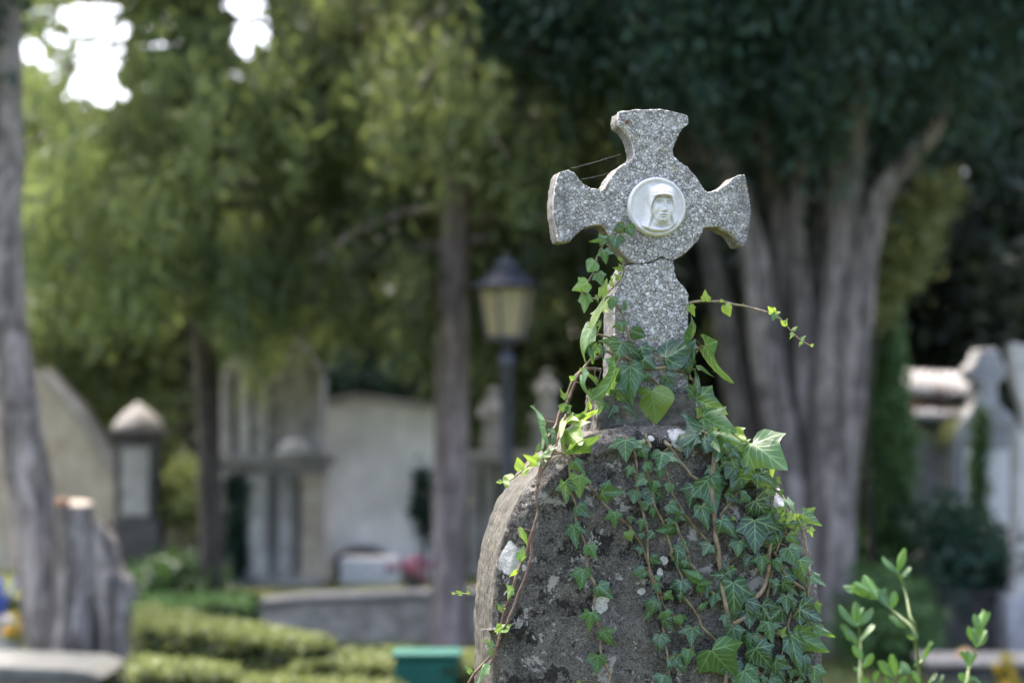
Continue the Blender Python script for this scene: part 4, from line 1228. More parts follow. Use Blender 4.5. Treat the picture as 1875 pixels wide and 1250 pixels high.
# --- left conifer, dark trunk behind the columned tomb
conifer('broad conifer with a dark trunk in front of the columned tomb, bright green drooping sprays', 'conifer_tree', (385, 1085), 17.2,
        [(388, 1070), (385, 900), (378, 740), (372, 600), (380, 400), (390, 150), (400, -400)], 22,
        dict(z0=2.2, z1=6.6, rmax=2.3, nb=48, nclump=20, size=0.1, tone_lo=0.05, tone_hi=1.0, taper=0.55), M['leaf_fresh'], M['bark_dark'], 80, 0.125, (0.085, 0.085, 0.18), seed=8)
# --- leaning trunk on the left edge
rg = np.random.default_rng(21)
YL = 14.5
p0 = at(108, 1240, YL)
root = thing('leaning_tree', 'old tree with a grey leaning trunk at the left edge behind the cut stumps', 'tree', (p0.x, p0.y, 0))
pts = [Vector((p0.x, p0.y, -0.02))] + pathpx([(104, 1205), (78, 1050), (50, 860), (24, 690), (6, 530), (6, 300), (8, 60), (14, -250), (40, -700)], YL)
rr = [rad_at(r, YL) for r in (62, 55, 46, 42, 40, 40, 37, 35, 32, 26)]
world_child('trunk', MB().tube(pts, rr, 22, 0.16, 7).mesh('trunk'), M['bark_grey'], root, True)
C, T, limbs = drooping_crown(pts[-1].x, YL, rg=rg, z0=4.25, z1=6.2, rmax=0.9, nb=10, nclump=22, size=0.1, taper=0.5)
pxx, pyy = proj(C)
ok = thin(C, rg=rg) & ~((pyy > 40) & (pxx > 60))
crown('crown', root, [sprays(C[ok], 45, 0.10, (0.12, 0.12, 0.14), rg, 0.3, T[ok] - 0.1, 0.25)], M['leaf_dark'])
world_child('limb', limb_mesh(limbs, 0.04, 'limb'), M['bark_grey'], root, True)

# --- two cut stumps beside it
YS = 14.2
def stump(label, base, path, rads, cut, jagged, matcut):
    pb = at(*base, YS)
    r_ = thing('tree_stump', label, 'stump', (pb.x, pb.y, 0), 0, 'cut tree stumps')
    P = [Vector((pb.x, pb.y, -0.02))] + pathpx(path, YS)
    mb = MB()
    mb.tube(P, [rad_at(x, YS) for x in rads], 26, 0.22, 7)
    if jagged:
        zt = max(v.z for v in mb.v)
        for v in mb.v:
            k = max(0, (v.z - (zt - 0.35)) / 0.35)
            v.z -= k * max(0, (v.x - P[-1].x) * 2.6 + 0.06 * mnoise.noise(v * 20))
    world_child('trunk', mb.mesh('trunk'), M['stump'], r_, True)
    if cut:
        t = P[-1]
        rt = rad_at(rads[-1], YS) * 0.93
        c_ = MB().lathe([(rt * 0.98, -0.02), (rt, 0.004), (rt * 0.85, 0.010), (rt * 0.3, 0.014)], (t.x, t.y, t.z + 0.002), 22)
        for v in c_.v: v.z += (v.y - t.y) * 0.25
        world_child('cut_face', c_.mesh('cut_face'), matcut, r_, True)
    return r_
s1 = stump('tall grey tree stump with a pale freshly cut top and orange edge', (140, 1265), [(140, 1230), (137, 1100), (136, 1000), (137, 925)], (52, 46, 40, 36, 34), True, False, M['cut'])
t = at(122, 921, YS)
world_child('rotten_edge', MB().lathe([(0.045, -0.02), (0.047, 0.008), (0.035, 0.02), (0.012, 0.022)], (t.x - 0.02, t.y - 0.03, t.z + 0.006), 14).mesh('rotten_edge'), M['cut_rot'], s1, True)
stump('split grey tree stump with a slanting broken top', (222, 1270), [(220, 1235), (215, 1130), (205, 1040), (192, 950)], (50, 44, 42, 40, 26), False, True, None)

# --- the big many-stemmed cypress on the right
YC = 15.8
pc_ = at(1505, 1225, YC)
root = thing('cypress_tree', 'huge old cypress with many grey stems fanning upward behind the cross', 'tree', (pc_.x, pc_.y, 0))
stems_px = [
 ([(1500, 1235), (1478, 1050), (1440, 850), (1408, 680), (1390, 540), (1368, 410), (1325, 290), (1270, 170), (1200, 20)], [44, 38, 33, 30, 28, 25, 20, 15, 10], 0.0),
 ([(1495, 1230), (1490, 950), (1474, 720), (1466, 520), (1458, 410), (1470, 290), (1492, 190), (1510, 60)], [34, 30, 24, 19, 16, 13, 12, 9], 0.12),
 ([(1515, 1235), (1515, 1000), (1522, 800), (1532, 620), (1546, 440), (1556, 300), (1568, 150), (1578, -60), (1590, -400)], [48, 42, 38, 34, 31, 29, 26, 22, 16], -0.05),
 ([(1522, 1230), (1530, 1000), (1547, 820), (1566, 640), (1588, 460), (1618, 350), (1672, 285), (1712, 235), (1736, 165), (1740, 60)], [42, 36, 31, 27, 24, 20, 16, 14, 12, 9], -0.12),
 ([(1470, 1200), (1425, 1000), (1380, 840), (1340, 660), (1310, 500), (1262, 330), (1215, 200)], [36, 32, 30, 27, 22, 16, 11], 0.35),
 ([(1480, 1210), (1450, 1000), (1425, 800), (1420, 620), (1425, 430), (1405, 300), (1380, 150)], [34, 30, 26, 22, 19, 16, 11], 0.30),
 ([(1490, 1210), (1480, 900), (1500, 650), (1510, 450), (1520, 250), (1530, 50)], [40, 34, 26, 22, 18, 12], 0.4),
 ([(1390, 560), (1360, 420), (1300, 300), (1250, 240)], [14, 12, 9, 6], 0.25)]
mb = MB()
for path, rads, dy in stems_px:
    P = [at(x, y, YC + dy * (1 if i else 0.5)) for i, (x, y) in enumerate(path)]
    if path[0][1] > 1190: P = [Vector((P[0].x, P[0].y, -0.03))] + P; rads = [rads[0] * 1.25] + rads
    mb.tube(P, [rad_at(r, YC) for r in rads], 18, 0.16, 7)
world_child('trunk', mb.mesh('trunk'), M['bark_cypress'], root, True)
rg = np.random.default_rng(33)
m = 2600
P = rg.normal(size=(m, 3))
P /= np.linalg.norm(P, axis=1)[:, None]
P *= rg.uniform(0.3, 1.0, m)[:, None] ** 0.6
cz = 6.1
C = np.stack([pc_.x + 0.05 + P[:, 0] * 2.75, YC + 0.1 + P[:, 1] * 2.3, cz + P[:, 2] * 3.1], 1)
px_, py_ = proj(C)
low = 330 + 60 * np.sin(px_ / 47.0) + 35 * np.sin(px_ / 19.0 + 1) - 0.00012 * (px_ - 1380) ** 2 * 1.4
front = C[:, 1] < YC + 0.3
ok = (py_ < low - np.where(front, 75, -60)) & ~((px_ > 1560) & (py_ > 190) & front)
C = C[ok]
Tn = 0.5 + 0.25 * rg.normal(size=len(C))
crown('crown', root, [sprays(C, 70, 0.085, (0.11, 0.11, 0.20), rg, 0.9, Tn, 0.3, 2.6)], M['leaf_dark'])

# --- olive foliage leaning out to the right of the cypress
YO = 16.6
po = at(1610, 1180, YO)
root = thing('young_tree', 'young tree with pale yellowish foliage just right of the big cypress', 'tree', (po.x, po.y, 0))
pts = [Vector((po.x, po.y, 0))] + pathpx([(1590, 900), (1592, 700), (1625, 520), (1665, 400), (1700, 350)], YO)
world_child('trunk', MB().tube(pts, [0.025, 0.022, 0.02, 0.018, 0.014, 0.008], 9, 0.1, 5).mesh('trunk'), M['bark_dark'], root, True)
rg = np.random.default_rng(5)
cl = []
for (x, y, s, k) in [(1625, 500, 24, 10), (1640, 450, 28, 14), (1665, 410, 26, 12), (1700, 360, 22, 9), (1725, 345, 12, 4), (1685, 440, 22, 8), (1610, 560, 22, 8), (1660, 480, 20, 6), (1600, 470, 14, 4)]:
    for _ in range(k):
        cl.append(at(x + rg.normal() * s * 0.6, y + rg.normal() * s * 0.6, YO + rg.normal() * 0.15))
C = np.array([tuple(p) for p in cl])
crown('crown', root, [sprays(C, 60, 0.07, (0.06, 0.08, 0.07), rg, 0.4, 0.55 + 0.25 * rg.normal(size=len(C)), 0.3)], M['leaf_yellow'])

# --- slim dark green column cypress
YK = 16.9
pk = at(1616, 1110, YK)
root = thing('columnar_cypress', 'slim dark green columnar cypress between the big cypress and the tiled tomb', 'tree', (pk.x, pk.y, 0))
world_child('trunk', MB().tube([(pk.x, pk.y, 0), (pk.x, pk.y, 1.2), (pk.x, pk.y, 2.4)], [0.06, 0.045, 0.02], 10, 0.1).mesh('trunk'), M['bark_dark'], root, True)
rg = np.random.default_rng(6)
zz = rg.uniform(0.12, 2.55, 620)
ra = 0.20 * np.clip(1 - (zz / 2.65) ** 2.6, 0.05, 1) * np.sqrt(rg.uniform(0.1, 1, 620))
an = rg.uniform(0, 2 * np.pi, 620)
C = np.stack([pk.x + ra * np.cos(an), pk.y + ra * np.sin(an), zz], 1)
crown('crown', root, [sprays(C, 55, 0.06, (0.045, 0.045, 0.08), rg, -0.7, 0.5 + 0.2 * rg.normal(size=620), 0.3, 2.6)], M['leaf_column'])

# --- trees standing further back (each its own trunk and crown)
def back_tree(name, label, x, Y, h, r, z0, n, mat_leaf, seed, size=0.15, group=None, nl=45, tone=0.45, slim=False):
    rg = np.random.default_rng(seed)
    root = thing(name, label, 'tree', (x, Y, 0), 0, group)
    lean = rg.uniform(-0.1, 0.1)
    world_child('trunk', MB().tube([(x, Y, -0.05), (x + lean * .3, Y, h * 0.35), (x + lean, Y, h * 0.93)], [0.17 + 0.012 * h, 0.13 + 0.008 * h, 0.04], 12, 0.15).mesh('trunk'), M['bark_dark'], root, True)
    zz = z0 + (h - z0) * rg.uniform(0, 1, n) ** 0.85
    k = (zz - z0) / (h - z0)
    prof_ = np.sqrt(np.clip(np.sin(np.pi * np.clip(k * 0.82 + 0.16, 0, 1)), 0, 1)) if not slim else np.clip(1.05 - k, 0.05, 1) ** 0.7
    an = rg.uniform(0, 2 * np.pi, n)
    lob = 1 + 0.28 * np.sin(an * 3 + seed + zz * 1.3) + 0.16 * np.sin(an * 5 - zz * 2.1)
    ra = r * prof_ * lob * rg.uniform(0.25, 1, n) ** 0.5
    C = np.stack([x + lean * k + ra * np.cos(an), Y + ra * np.sin(an), zz], 1)
    ok = thin(C, 0.05, rg)
    C = C[ok]
    T = tone + 0.22 * rg.normal(size=len(C))
    crown('crown', root, [sprays(C, nl, size, (0.20, 0.20, 0.22), rg, 0.3, T, 0.3)], mat_leaf)
    return root
DG = 'dark trees of the wood behind the tombs'
DL = 'dark evergreen tree in the unlit wood behind the tombs'
k = 0
for x, Y, h, r in [(-1.2, 23.5, 10.5, 2.4), (1.4, 24.5, 11.5, 2.5), (3.3, 23.0, 11, 2.3), (5.2, 23.8, 11.5, 2.5), (7.3, 25.5, 12, 2.8), (0.2, 28.5, 12, 2.9), (3.0, 29, 12.5, 2.9), (6.0, 29.5, 12.5, 3.0), (9.5, 29, 12, 3.0)]:
    k += 1
    back_tree('evergreen_tree', DL, x, Y, h, r, 0.4, 640, M['leaf_wood'] if x > 0.3 else M['leaf_light'], 100 + k, 0.17, DG, 45, 0.35 if x > 0.3 else 0.45)
back_tree('broadleaf_tree', 'olive green tree filling the space behind the lamp and the middle trunk', -0.75, 20.6, 7.0, 1.35, 1.1, 520, M['leaf_light'], 131, 0.11, None, 45, 0.75)
back_tree('broadleaf_tree', 'mid green tree rising behind the columned tomb and plaster wall', -2.75, 21.8, 7.4, 1.5, 1.6, 560, M['leaf_light'], 132, 0.12, None, 45, 0.70)
back_tree('broadleaf_tree', 'green tree behind the domed stele at the left', -4.8, 22.6, 6.2, 1.6, 1.4, 520, M['leaf_fresh'], 133, 0.12, None, 45, 0.5)
back_tree('broadleaf_tree', 'tall sparse tree on the left with bright sky showing through its crown', -6.0, 27.5, 9.4, 2.3, 2.0, 460, M['leaf_light'], 134, 0.14, None, 40, 0.30)
back_tree('broadleaf_tree', 'grey green tree far back between the bright sky patches', -3.95, 30.5, 9.5, 2.3, 1.0, 520, M['leaf_fresh'], 135, 0.16, None, 42, 0.40)
# the far wood as one mass
rg = np.random.default_rng(77)
n = 3800
xx = rg.uniform(-26, 34, n)
top = np.where(xx < -2.5, 10.5 + 0.8 * np.sin(xx * 1.7), 13 + np.sin(xx))
C = np.stack([xx, 37 + rg.normal(size=n) * 1.6, rg.uniform(0.0, 1, n) * top], 1)
ok = thin(C, 0.02, rg)
V, F, T = open_gaps(sprays(C[ok], 34, 0.34, (0.42, 0.42, 0.42), rg, 0.2, 0.35 + 0.2 * rg.normal(size=ok.sum()), 0.3), rg)
tag(add('woodland', fast_mesh('woodland', V, F, T), M['leaf_wood']), 'dark distant wood closing the view behind the cemetery', 'wood', kind='stuff')

# ------------------------------------------------------------------ street lamp
YP = 15.3
pl = at(928, 1180, YP)
s = pxm(YP)
L = thing('street_lamp', 'old iron street lamp with a frosted yellowish lantern on a dark post', 'street lamp', (pl.x, pl.y, 0), R(12))
zq = lambda y: at(928, y, YP).z
def put(b_, name, m, parent, smooth=False): return add(name, b_.mesh(name), m, parent, smooth)
post_top = zq(640)
b = MB().lathe([(0.13, 0), (0.13, 0.10), (0.10, 0.14), (0.085, 0.50), (0.095, 0.54), (0.060, 0.60), (0.045, 0.70), (0.040, post_top - 0.12), (0.055, post_top - 0.10), (0.055, post_top - 0.05), (0.036, post_top - 0.03), (0.032, post_top)], (0, 0, 0), 20)
put(b, 'post', M['iron'], L, True)
z0, z1 = zq(616), zq(527)
r0, r1 = 37 * s, 53 * s
lan = put(MB().lathe([(0.03, post_top - z0 - 0.002), (0.06, -0.03), (r0 + 0.015, -0.018), (r0 + 0.015, 0.0), (0.02, 0.006)], (0, 0, z0), 6), 'lantern_base', M['iron'], L)
fr = MB()
for i in range(6):
    a = i * math.pi / 3
    fr.tube([(r0 * math.cos(a), r0 * math.sin(a), z0), (r1 * math.cos(a), r1 * math.sin(a), z1)], [0.011, 0.011], 6, 0, 1)
    a2 = a + math.pi / 3
    fr.tube([(r1 * math.cos(a), r1 * math.sin(a), z1), (r1 * math.cos(a2), r1 * math.sin(a2), z1)], [0.012, 0.012], 6, 0, 1)
put(fr, 'lantern_frame', M['iron'], L)
for i in range(6):
    a, a2 = i * math.pi / 3, (i + 1) * math.pi / 3
    k0 = 0.985
    q = [(r0 * k0 * math.cos(a), r0 * k0 * math.sin(a), z0 + .004), (r0 * k0 * math.cos(a2), r0 * k0 * math.sin(a2), z0 + .004), (r1 * k0 * math.cos(a2), r1 * k0 * math.sin(a2), z1 - .004), (r1 * k0 * math.cos(a), r1 * k0 * math.sin(a), z1 - .004)]
    qi = [(x * 0.98, y * 0.98, z) for x, y, z in q]
    put(MB().put(q + qi, [(0, 1, 2, 3), (7, 6, 5, 4), (0, 4, 5, 1), (1, 5, 6, 2), (2, 6, 7, 3), (3, 7, 4, 0)]), 'pane', M['glass'], L)
put(MB().lathe([(r1 + 0.055, 0.0), (r1 + 0.06, 0.012), (r1 - 0.02, 0.042), (r1 * 0.62, 0.095), (r1 * 0.50, 0.104), (0.02, 0.108)], (0, 0, z1 + 0.004), 24), 'lantern_roof', M['iron'], L, True)
put(MB().lathe([(r1 * 0.44, 0.0), (r1 * 0.46, 0.048), (r1 * 0.34, 0.066), (r1 * 0.12, 0.075), (0.02, 0.085), (0.024, 0.095), (0.008, 0.104)], (0, 0, z1 + 0.110), 20), 'finial', M['iron'], L, True)

# ------------------------------------------------------------------ tombs and monuments
def boxpx(b_, x0, x1, y0, y1, Y, depth, taper=1.0):
    """a block whose front face fills that photo rectangle at distance Y"""
    a, c = at(x0, y1, Y), at(x1, y0, Y)
    b_.box(((a.x + c.x) / 2, Y + depth / 2, (a.z + c.z) / 2), (c.x - a.x, depth, c.z - a.z), 0, taper)
    return b_

def polypx(b_, pts, Y, depth):
    q = [at(x, y, Y) for x, y in pts]
    return b_.prism([(p.x, p.z) for p in q], Y, Y + depth)

def monument(name, label, cat, x, y, Y, group=None, z=None):
    p = at(x, y, Y)
    return thing(name, label, cat, (p.x, p.y, TZ if z is None else z), 0, group)

def part(name, b_, m, parent, bev=0.012, smooth=False):
    o = world_child(name, b_.mesh(name), m, parent, smooth)
    if bev: bevelled(o, bev)
    return o

# domed stele on the left
YA = 18.0
mo = monument('stele', 'square stone stele with a domed cap and a pale inscribed panel', 'monument', 247, 1076, YA)
p = at(247, 795, YA); w_ = 43 * pxm(YA)
part('base', boxpx(boxpx(MB(), 198, 298, 1005, 1076, YA - 0.06, 0.46), 205, 291, 950, 1004.4, YA - 0.03, 0.40), M['tomb_dark'], mo)
part('shaft', boxpx(MB(), 208, 287, 799, 949.4, YA, 0.33), M['tomb_dark'], mo)
part('panel', boxpx(MB(), 222, 273, 818, 944, YA - 0.012, 0.01), M['tomb_grey'], mo, 0.003)
part('cornice', boxpx(MB(), 198, 297, 786, 798.6, YA - 0.04, 0.41), M['tomb_dark'], mo)
part('cap', MB().lathe([(w_ * 1.12, 0.0), (w_ * 1.10, 0.025), (w_ * 0.86, 0.085), (w_ * 0.52, 0.140), (w_ * 0.26, 0.172), (w_ * 0.16, 0.195), (w_ * 0.04, 0.205)], (p.x, YA + 0.165, at(247, 785.6, YA).z), 24), M['tomb_mid'], mo, 0, True)
# gable wall behind it
YB = 20.2
mo = monument('gable_wall', 'ochre stained gable wall with a sloping top behind the domed stele', 'wall', 140, 1070, YB)
part('wall', polypx(MB(), [(-120, 640), (75, 688), (140, 760), (212, 878), (330, 905), (330, 1068), (-120, 1068)], YB, 0.5), M['ochre'], mo)
part('coping', polypx(MB(), [(70, 678), (78, 676), (144, 750), (216, 868), (214, 877), (140, 759), (75, 687)], YB - 0.05, 0.6), M['tomb_grey'], mo, 0.008)
# columned tomb
YD = 18.3
mo = monument('columned_tomb', 'tall grey tomb with three stone columns under a heavy cornice', 'tomb', 495, 1074, YD)
part('back_wall', boxpx(MB(), 404, 592, 868, 1072, YD + 0.22, 0.35), M['tomb_pale'], mo)
part('step', boxpx(MB(), 400, 597, 1060, 1074, YD - 0.05, 0.26), M['tomb_grey'], mo)
part('cornice', boxpx(boxpx(MB(), 392, 602, 832, 850, YD - 0.10, 0.70), 402, 592, 850.4, 867.6, YD - 0.05, 0.60), M['tomb_mid'], mo)
part('attic', boxpx(MB(), 404, 590, 690, 831.5, YD + 0.02, 0.50), M['tomb_grey'], mo)
part('pinnacle', polypx(MB(), [(424, 689), (428, 640), (436, 600), (444, 640), (450, 689)], YD + 0.03, 0.2), M['tomb_grey'], mo)
part('gable', polypx(MB(), [(512, 689), (526, 652), (550, 612), (572, 652), (584, 689)], YD + 0.03, 0.2), M['tomb_grey'], mo)
part('relief_panel', polypx(MB(), [(533, 720), (540, 660), (551, 632), (562, 660), (568, 720)], YD - 0.01, 0.025), M['tomb_pale'], mo, 0.004)
for x0, x1 in ((408, 424), (438, 458), (466, 492), (574, 590)):
    part('pilaster', boxpx(MB(), x0, x1, 668, 831.4, YD - 0.04, 0.055), M['tomb_pale' if x0 == 438 else 'tomb_grey'], mo, 0.006)
for x0, x1, mt in ((446, 494, 'tomb_pale'), (502, 542, 'tomb_grey'), (546, 592, 'ochre')):
    pp = at((x0 + x1) / 2, 1060, YD); ww = (x1 - x0) / 2 * pxm(YD); hh_ = at(0, 868.2, YD).z - at(0, 1059.6, YD).z
    part('column', MB().lathe([(ww * 1.1, 0), (ww * 1.1, 0.05), (ww * 0.93, 0.08), (ww * 0.86, hh_ - 0.10), (ww * 1.0, hh_ - 0.07), (ww * 1.12, hh_ - 0.04), (ww * 1.12, hh_)], (pp.x, YD + 0.09, at(0, 1059.6, YD).z), 18), M[mt], mo, 0, True)
part('scroll', MB().lathe([(0.14, 0), (0.15, 0.03), (0.11, 0.05), (0.13, 0.07), (0.09, 0.10), (0.04, 0.12)], (at(540, 815, YD).x, YD - 0.02, at(540, 831.8, YD).z), 16), M['tomb_pale'], mo, 0, True)
# plaster wall with a niche tomb
YW = 19.0
mo = monument('plaster_wall', 'stained whitish plaster wall between the columned tomb and the middle trunk', 'wall', 700, 1074, YW)
part('wall', polypx(MB(), [(596, 742), (650, 730), (720, 738), (812, 750), (812, 1076), (596, 1076)], YW, 0.4), M['plaster'], mo, 0.02)
part('coping', polypx(MB(), [(592, 733), (650, 721), (720, 729), (816, 741), (816, 749), (720, 737), (650, 729), (592, 741)], YW - 0.04, 0.48), M['tomb_grey'], mo, 0.006)
YT = 18.5
mo = monument('box_tomb', 'pale stone box tomb with a dark arched back against the plaster wall', 'tomb', 675, 1074, YT)
part('body', boxpx(MB(), 622, 728, 1022, 1074, YT, 0.40), M['white_stone'], mo)
part('arched_back', polypx(MB(), [(612, 1073), (612, 1020), (632, 1004), (660, 999), (690, 1003), (712, 1018), (712, 1073)], YT + 0.405, 0.07), M['tomb_dark'], mo)
# pots of pink flowers
def flowers(label, cx, cy, Y, rpx, mt, n, z=None, name='flower_pot', pot=True, leafm='leaf_mid'):
    rg = np.random.default_rng(int(cx))
    pb = at(cx, cy, Y)
    r_ = thing(name, label, 'flowers', (pb.x, pb.y, TZ if z is None else z))
    zb = r_.location.z
    rr_ = rpx * pxm(Y)
    if pot: part('pot', MB().lathe([(rr_ * 0.5, 0), (rr_ * 0.7, max(0.06, pb.z - zb - rr_ * 0.7)), (rr_ * 0.62, max(0.065, pb.z - zb - rr_ * 0.68))], (pb.x, pb.y, zb), 16), M['tomb_dark'], r_, 0, True)
    C = np.array(pb)[None] + rg.normal(size=(n, 3)) * rr_ * np.array([0.5, 0.5, 0.42])
    crown('foliage', r_, [sprays(C + np.array([0, 0, -rr_ * 0.25]), 14, rr_ * 0.35, (rr_ * .2,) * 3, rg, 0, None, 0.3)], M[leafm])
    crown('blossom', r_, [sprays(C, 26, rr_ * 0.26, (rr_ * 0.14,) * 3, rg, 0, 0.5 + 0.25 * rg.normal(size=n), 0.3, 1.2)], M[mt])
flowers('bunch of pink flowers in a pot beside the pale box tomb', 757, 1042, 18.0, 29, 'petal_pink', 15)
flowers('small yellow flowers at the left edge by the leaning trunk', 30, 1152, 15.2, 26, 'petal_yellow', 12, 0, 'flower_plant', False)
flowers('yellow and orange flowers by the stone kerb at the lower right', 1845, 1246, 13.4, 34, 'petal_yellow', 14, 0, 'flower_plant', False)
# dark shrub hanging over the plaster wall
def shrub(name, label, spec, Y, mt, size, spread, nl, seed, cat='shrub', zb=0, droop=0.1, tone=0.45, sy=0.2, kind_=None):
    rg = np.random.default_rng(seed)
    x0 = at(spec[0][0], spec[0][1], Y)
    r_ = thing(name, label, cat, (x0.x, Y, zb))
    st = MB()
    cl, tn = [], []
    for (x, y, s, n_) in spec:
        q = at(x, y, Y)
        st.tube([(x0.x, Y + 0.05, zb), (q.x * .4 + x0.x * .6, Y + 0.04, (zb + q.z) / 2), (q.x, Y, q.z)], [0.014, 0.010, 0.004], 6)
        for _ in range(n_):
            d = rg.normal(size=3)
            cl.append((q.x + d[0] * s * pxm(Y) * 0.5, Y + d[1] * sy, q.z + d[2] * s * pxm(Y) * 0.5)); tn.append(tone + 0.2 * rg.normal())
    C = np.array(cl)
    C[:, 2] = np.maximum(C[:, 2], zb + 0.02)
    crown('foliage', r_, [sprays(C, nl, size, spread, rg, droop, np.array(tn), 0.3)], M[mt])
    part('branch', st, M['bark_dark'], r_, 0)
    return r_
shrub('shrub', 'dark green shrub spilling over the top of the plaster wall', [(620, 715, 30, 18), (655, 695, 34, 22), (690, 705, 30, 18), (720, 690, 30, 14), (600, 700, 24, 10)], 19.5, 'leaf_dark', 0.07, (0.07, 0.07, 0.06), 50, 41, zb=TZ)
shrub('climbing_plant', 'dark creeper on the left side of the columned tomb', [(432, 1010, 18, 10), (428, 960, 18, 10), (432, 900, 16, 10), (436, 1045, 18, 10)], 18.35, 'leaf_dark', 0.06, (0.04, 0.05, 0.06), 40, 42, 'creeper', TZ, sy=0.05)
shrub('climbing_plant', 'small dark creeper on the right part of the plaster wall', [(778, 880, 14, 8), (775, 930, 16, 8), (780, 960, 14, 7)], 18.93, 'leaf_dark', 0.05, (0.03, 0.02, 0.05), 36, 43, 'creeper', TZ, sy=0.03)
shrub('shrub', 'low bright shrub between the domed stele and the dark trunk', [(315, 905, 22, 10), (330, 935, 26, 12), (345, 870, 20, 6), (300, 930, 18, 6)], 18.4, 'leaf_light', 0.07, (0.06, 0.06, 0.06), 40, 44, zb=TZ, tone=0.7)
shrub('shrub', 'low pale leaved shrub at the foot of the domed stele', [(300, 1050, 26, 14), (335, 1045, 26, 14), (275, 1065, 22, 10), (370, 1060, 24, 12)], 17.35, 'leaf_mid', 0.07, (0.07, 0.07, 0.06), 40, 45, zb=TZ, tone=0.3)
shrub('shrub', 'round dark green clipped bush right of the ivy covered stone', [(1600, 1130, 50, 60), (1640, 1125, 52, 60), (1585, 1165, 44, 40), (1660, 1160, 46, 50), (1625, 1095, 46, 40), (1620, 1175, 60, 60)], 15.1, 'leaf_column', 0.045, (0.05, 0.05, 0.05), 45, 46, tone=0.40)
shrub('shrub', 'leafy dark shrub growing against the grey cross tomb', [(1725, 960, 36, 22), (1760, 1000, 44, 30), (1800, 1020, 44, 30), (1735, 1040, 44, 26), (1790, 1060, 40, 24), (1835, 1040, 30, 14)], 16.2, 'leaf_dark', 0.08, (0.08, 0.08, 0.08), 40, 47, tone=0.75)
shrub('climbing_plant', 'green ivy climbing up the middle of the grey cross tomb', [(1797, 775, 10, 6), (1795, 810, 10, 7), (1793, 850, 10, 8), (1792, 900, 12, 9), (1790, 945, 14, 9), (1790, 980, 14, 9)], 16.75, 'leaf_mid', 0.05, (0.03, 0.02, 0.06), 40, 48, 'creeper', sy=0.03, tone=0.55)
shrub('shrub', 'little yellow green tuft under the tiled roof', [(1735, 785, 12, 8), (1752, 778, 10, 5), (1730, 800, 8, 3)], 17.1, 'leaf_yellow', 0.04, (0.03, 0.03, 0.03), 40, 49, tone=0.85, sy=0.05)

# railing, pillars and figures behind the lamp
YR = 19.3
mo = monument('balustrade', 'pale stone balustrade behind the lamp post', 'balustrade', 920, 1074, YR)
part('rail', boxpx(MB(), 850, 1090, 826, 846, YR - 0.05, 0.28), M['tomb_grey'], mo)
for x in (868, 895, 948, 975, 1030, 1060):
    pp = at(x, 1070, YR); hb = at(0, 846.6, YR).z - TZ
    part('baluster', MB().lathe([(0.06, 0), (0.06, 0.05), (0.04, 0.10), (0.055, hb * 0.4), (0.035, hb * 0.75), (0.05, hb - 0.05), (0.055, hb)], (pp.x, YR + 0.09, TZ), 14), M['tomb_pale'], mo, 0, True)
def figure(label, cx, ytop, ybase, Y, s=1.0):
    """small robed stone figure on a block"""
    r_ = monument('statue', label, 'statue', cx, ybase, Y, z=at(cx, ybase, Y).z)
    p_ = at(cx, ybase, Y); H = at(cx, ytop, Y).z - p_.z
    part('robe', MB().lathe([(H * .20, 0), (H * .19, H * .10), (H * .155, H * .40), (H * .165, H * .58), (H * .185, H * .70), (H * .12, H * .79), (H * .055, H * .82), (H * .05, H * .85)], (p_.x, Y + 0.09, p_.z), 18), M['tomb_pale'], r_, 0, True)
    part('head', MB().lathe([(H * .03, 0), (H * .070, H * .035), (H * .085, H * .085), (H * .075, H * .135), (H * .035, H * .165), (H * .005, H * .172)], (p_.x, Y + 0.08, p_.z + H * .828), 16), M['tomb_pale'], r_, 0, True)
    for sg in (-1, 1):
        part('arm', MB().tube([(p_.x + sg * H * .16, Y + 0.09, p_.z + H * .70), (p_.x + sg * H * .20, Y + 0.03, p_.z + H * .54), (p_.x + sg * H * .04, Y - 0.03, p_.z + H * .56)], [H * .05, H * .045, H * .03], 10), M['tomb_pale'], r_, 0, True)
figure('pale robed stone figure just left of the lamp post', 903, 708, 825.6, YR)
figure('small pale stone figure on a grey pillar right of the lamp post', 1001, 676, 760, 18.9)
mo = monument('stone_pillar', 'grey stone pillar carrying the small figure right of the lamp', 'pillar', 1001, 1074, 18.9)
part('shaft', boxpx(MB(), 976, 1026, 774, 1076, 18.9, 0.22), M['tomb_grey'], mo)
part('cap', boxpx(MB(), 970, 1032, 760.6, 773.5, 18.87, 0.28), M['tomb_pale'], mo)

# low stone kerb in front of the terrace tombs
mo = thing('grave_kerb', 'low weathered stone grave kerb in front of the plaster wall', 'grave', (at(620, 1170, 16.7).x, 16.7, 0))
part('side_stone', polypx(MB(), [(430, 1112), (560, 1098), (700, 1096), (800, 1090), (1020, 1088), (1020, 1205), (430, 1205)], 16.75, 0.26), M['kerb'], mo, 0.02)
part('ledge', polypx(MB(), [(426, 1104), (560, 1090), (700, 1086), (1024, 1078), (1024, 1087.6), (800, 1089.6), (700, 1095.6), (560, 1097.6), (426, 1111.6)], 16.70, 0.42), M['tomb_grey'], mo, 0.01)
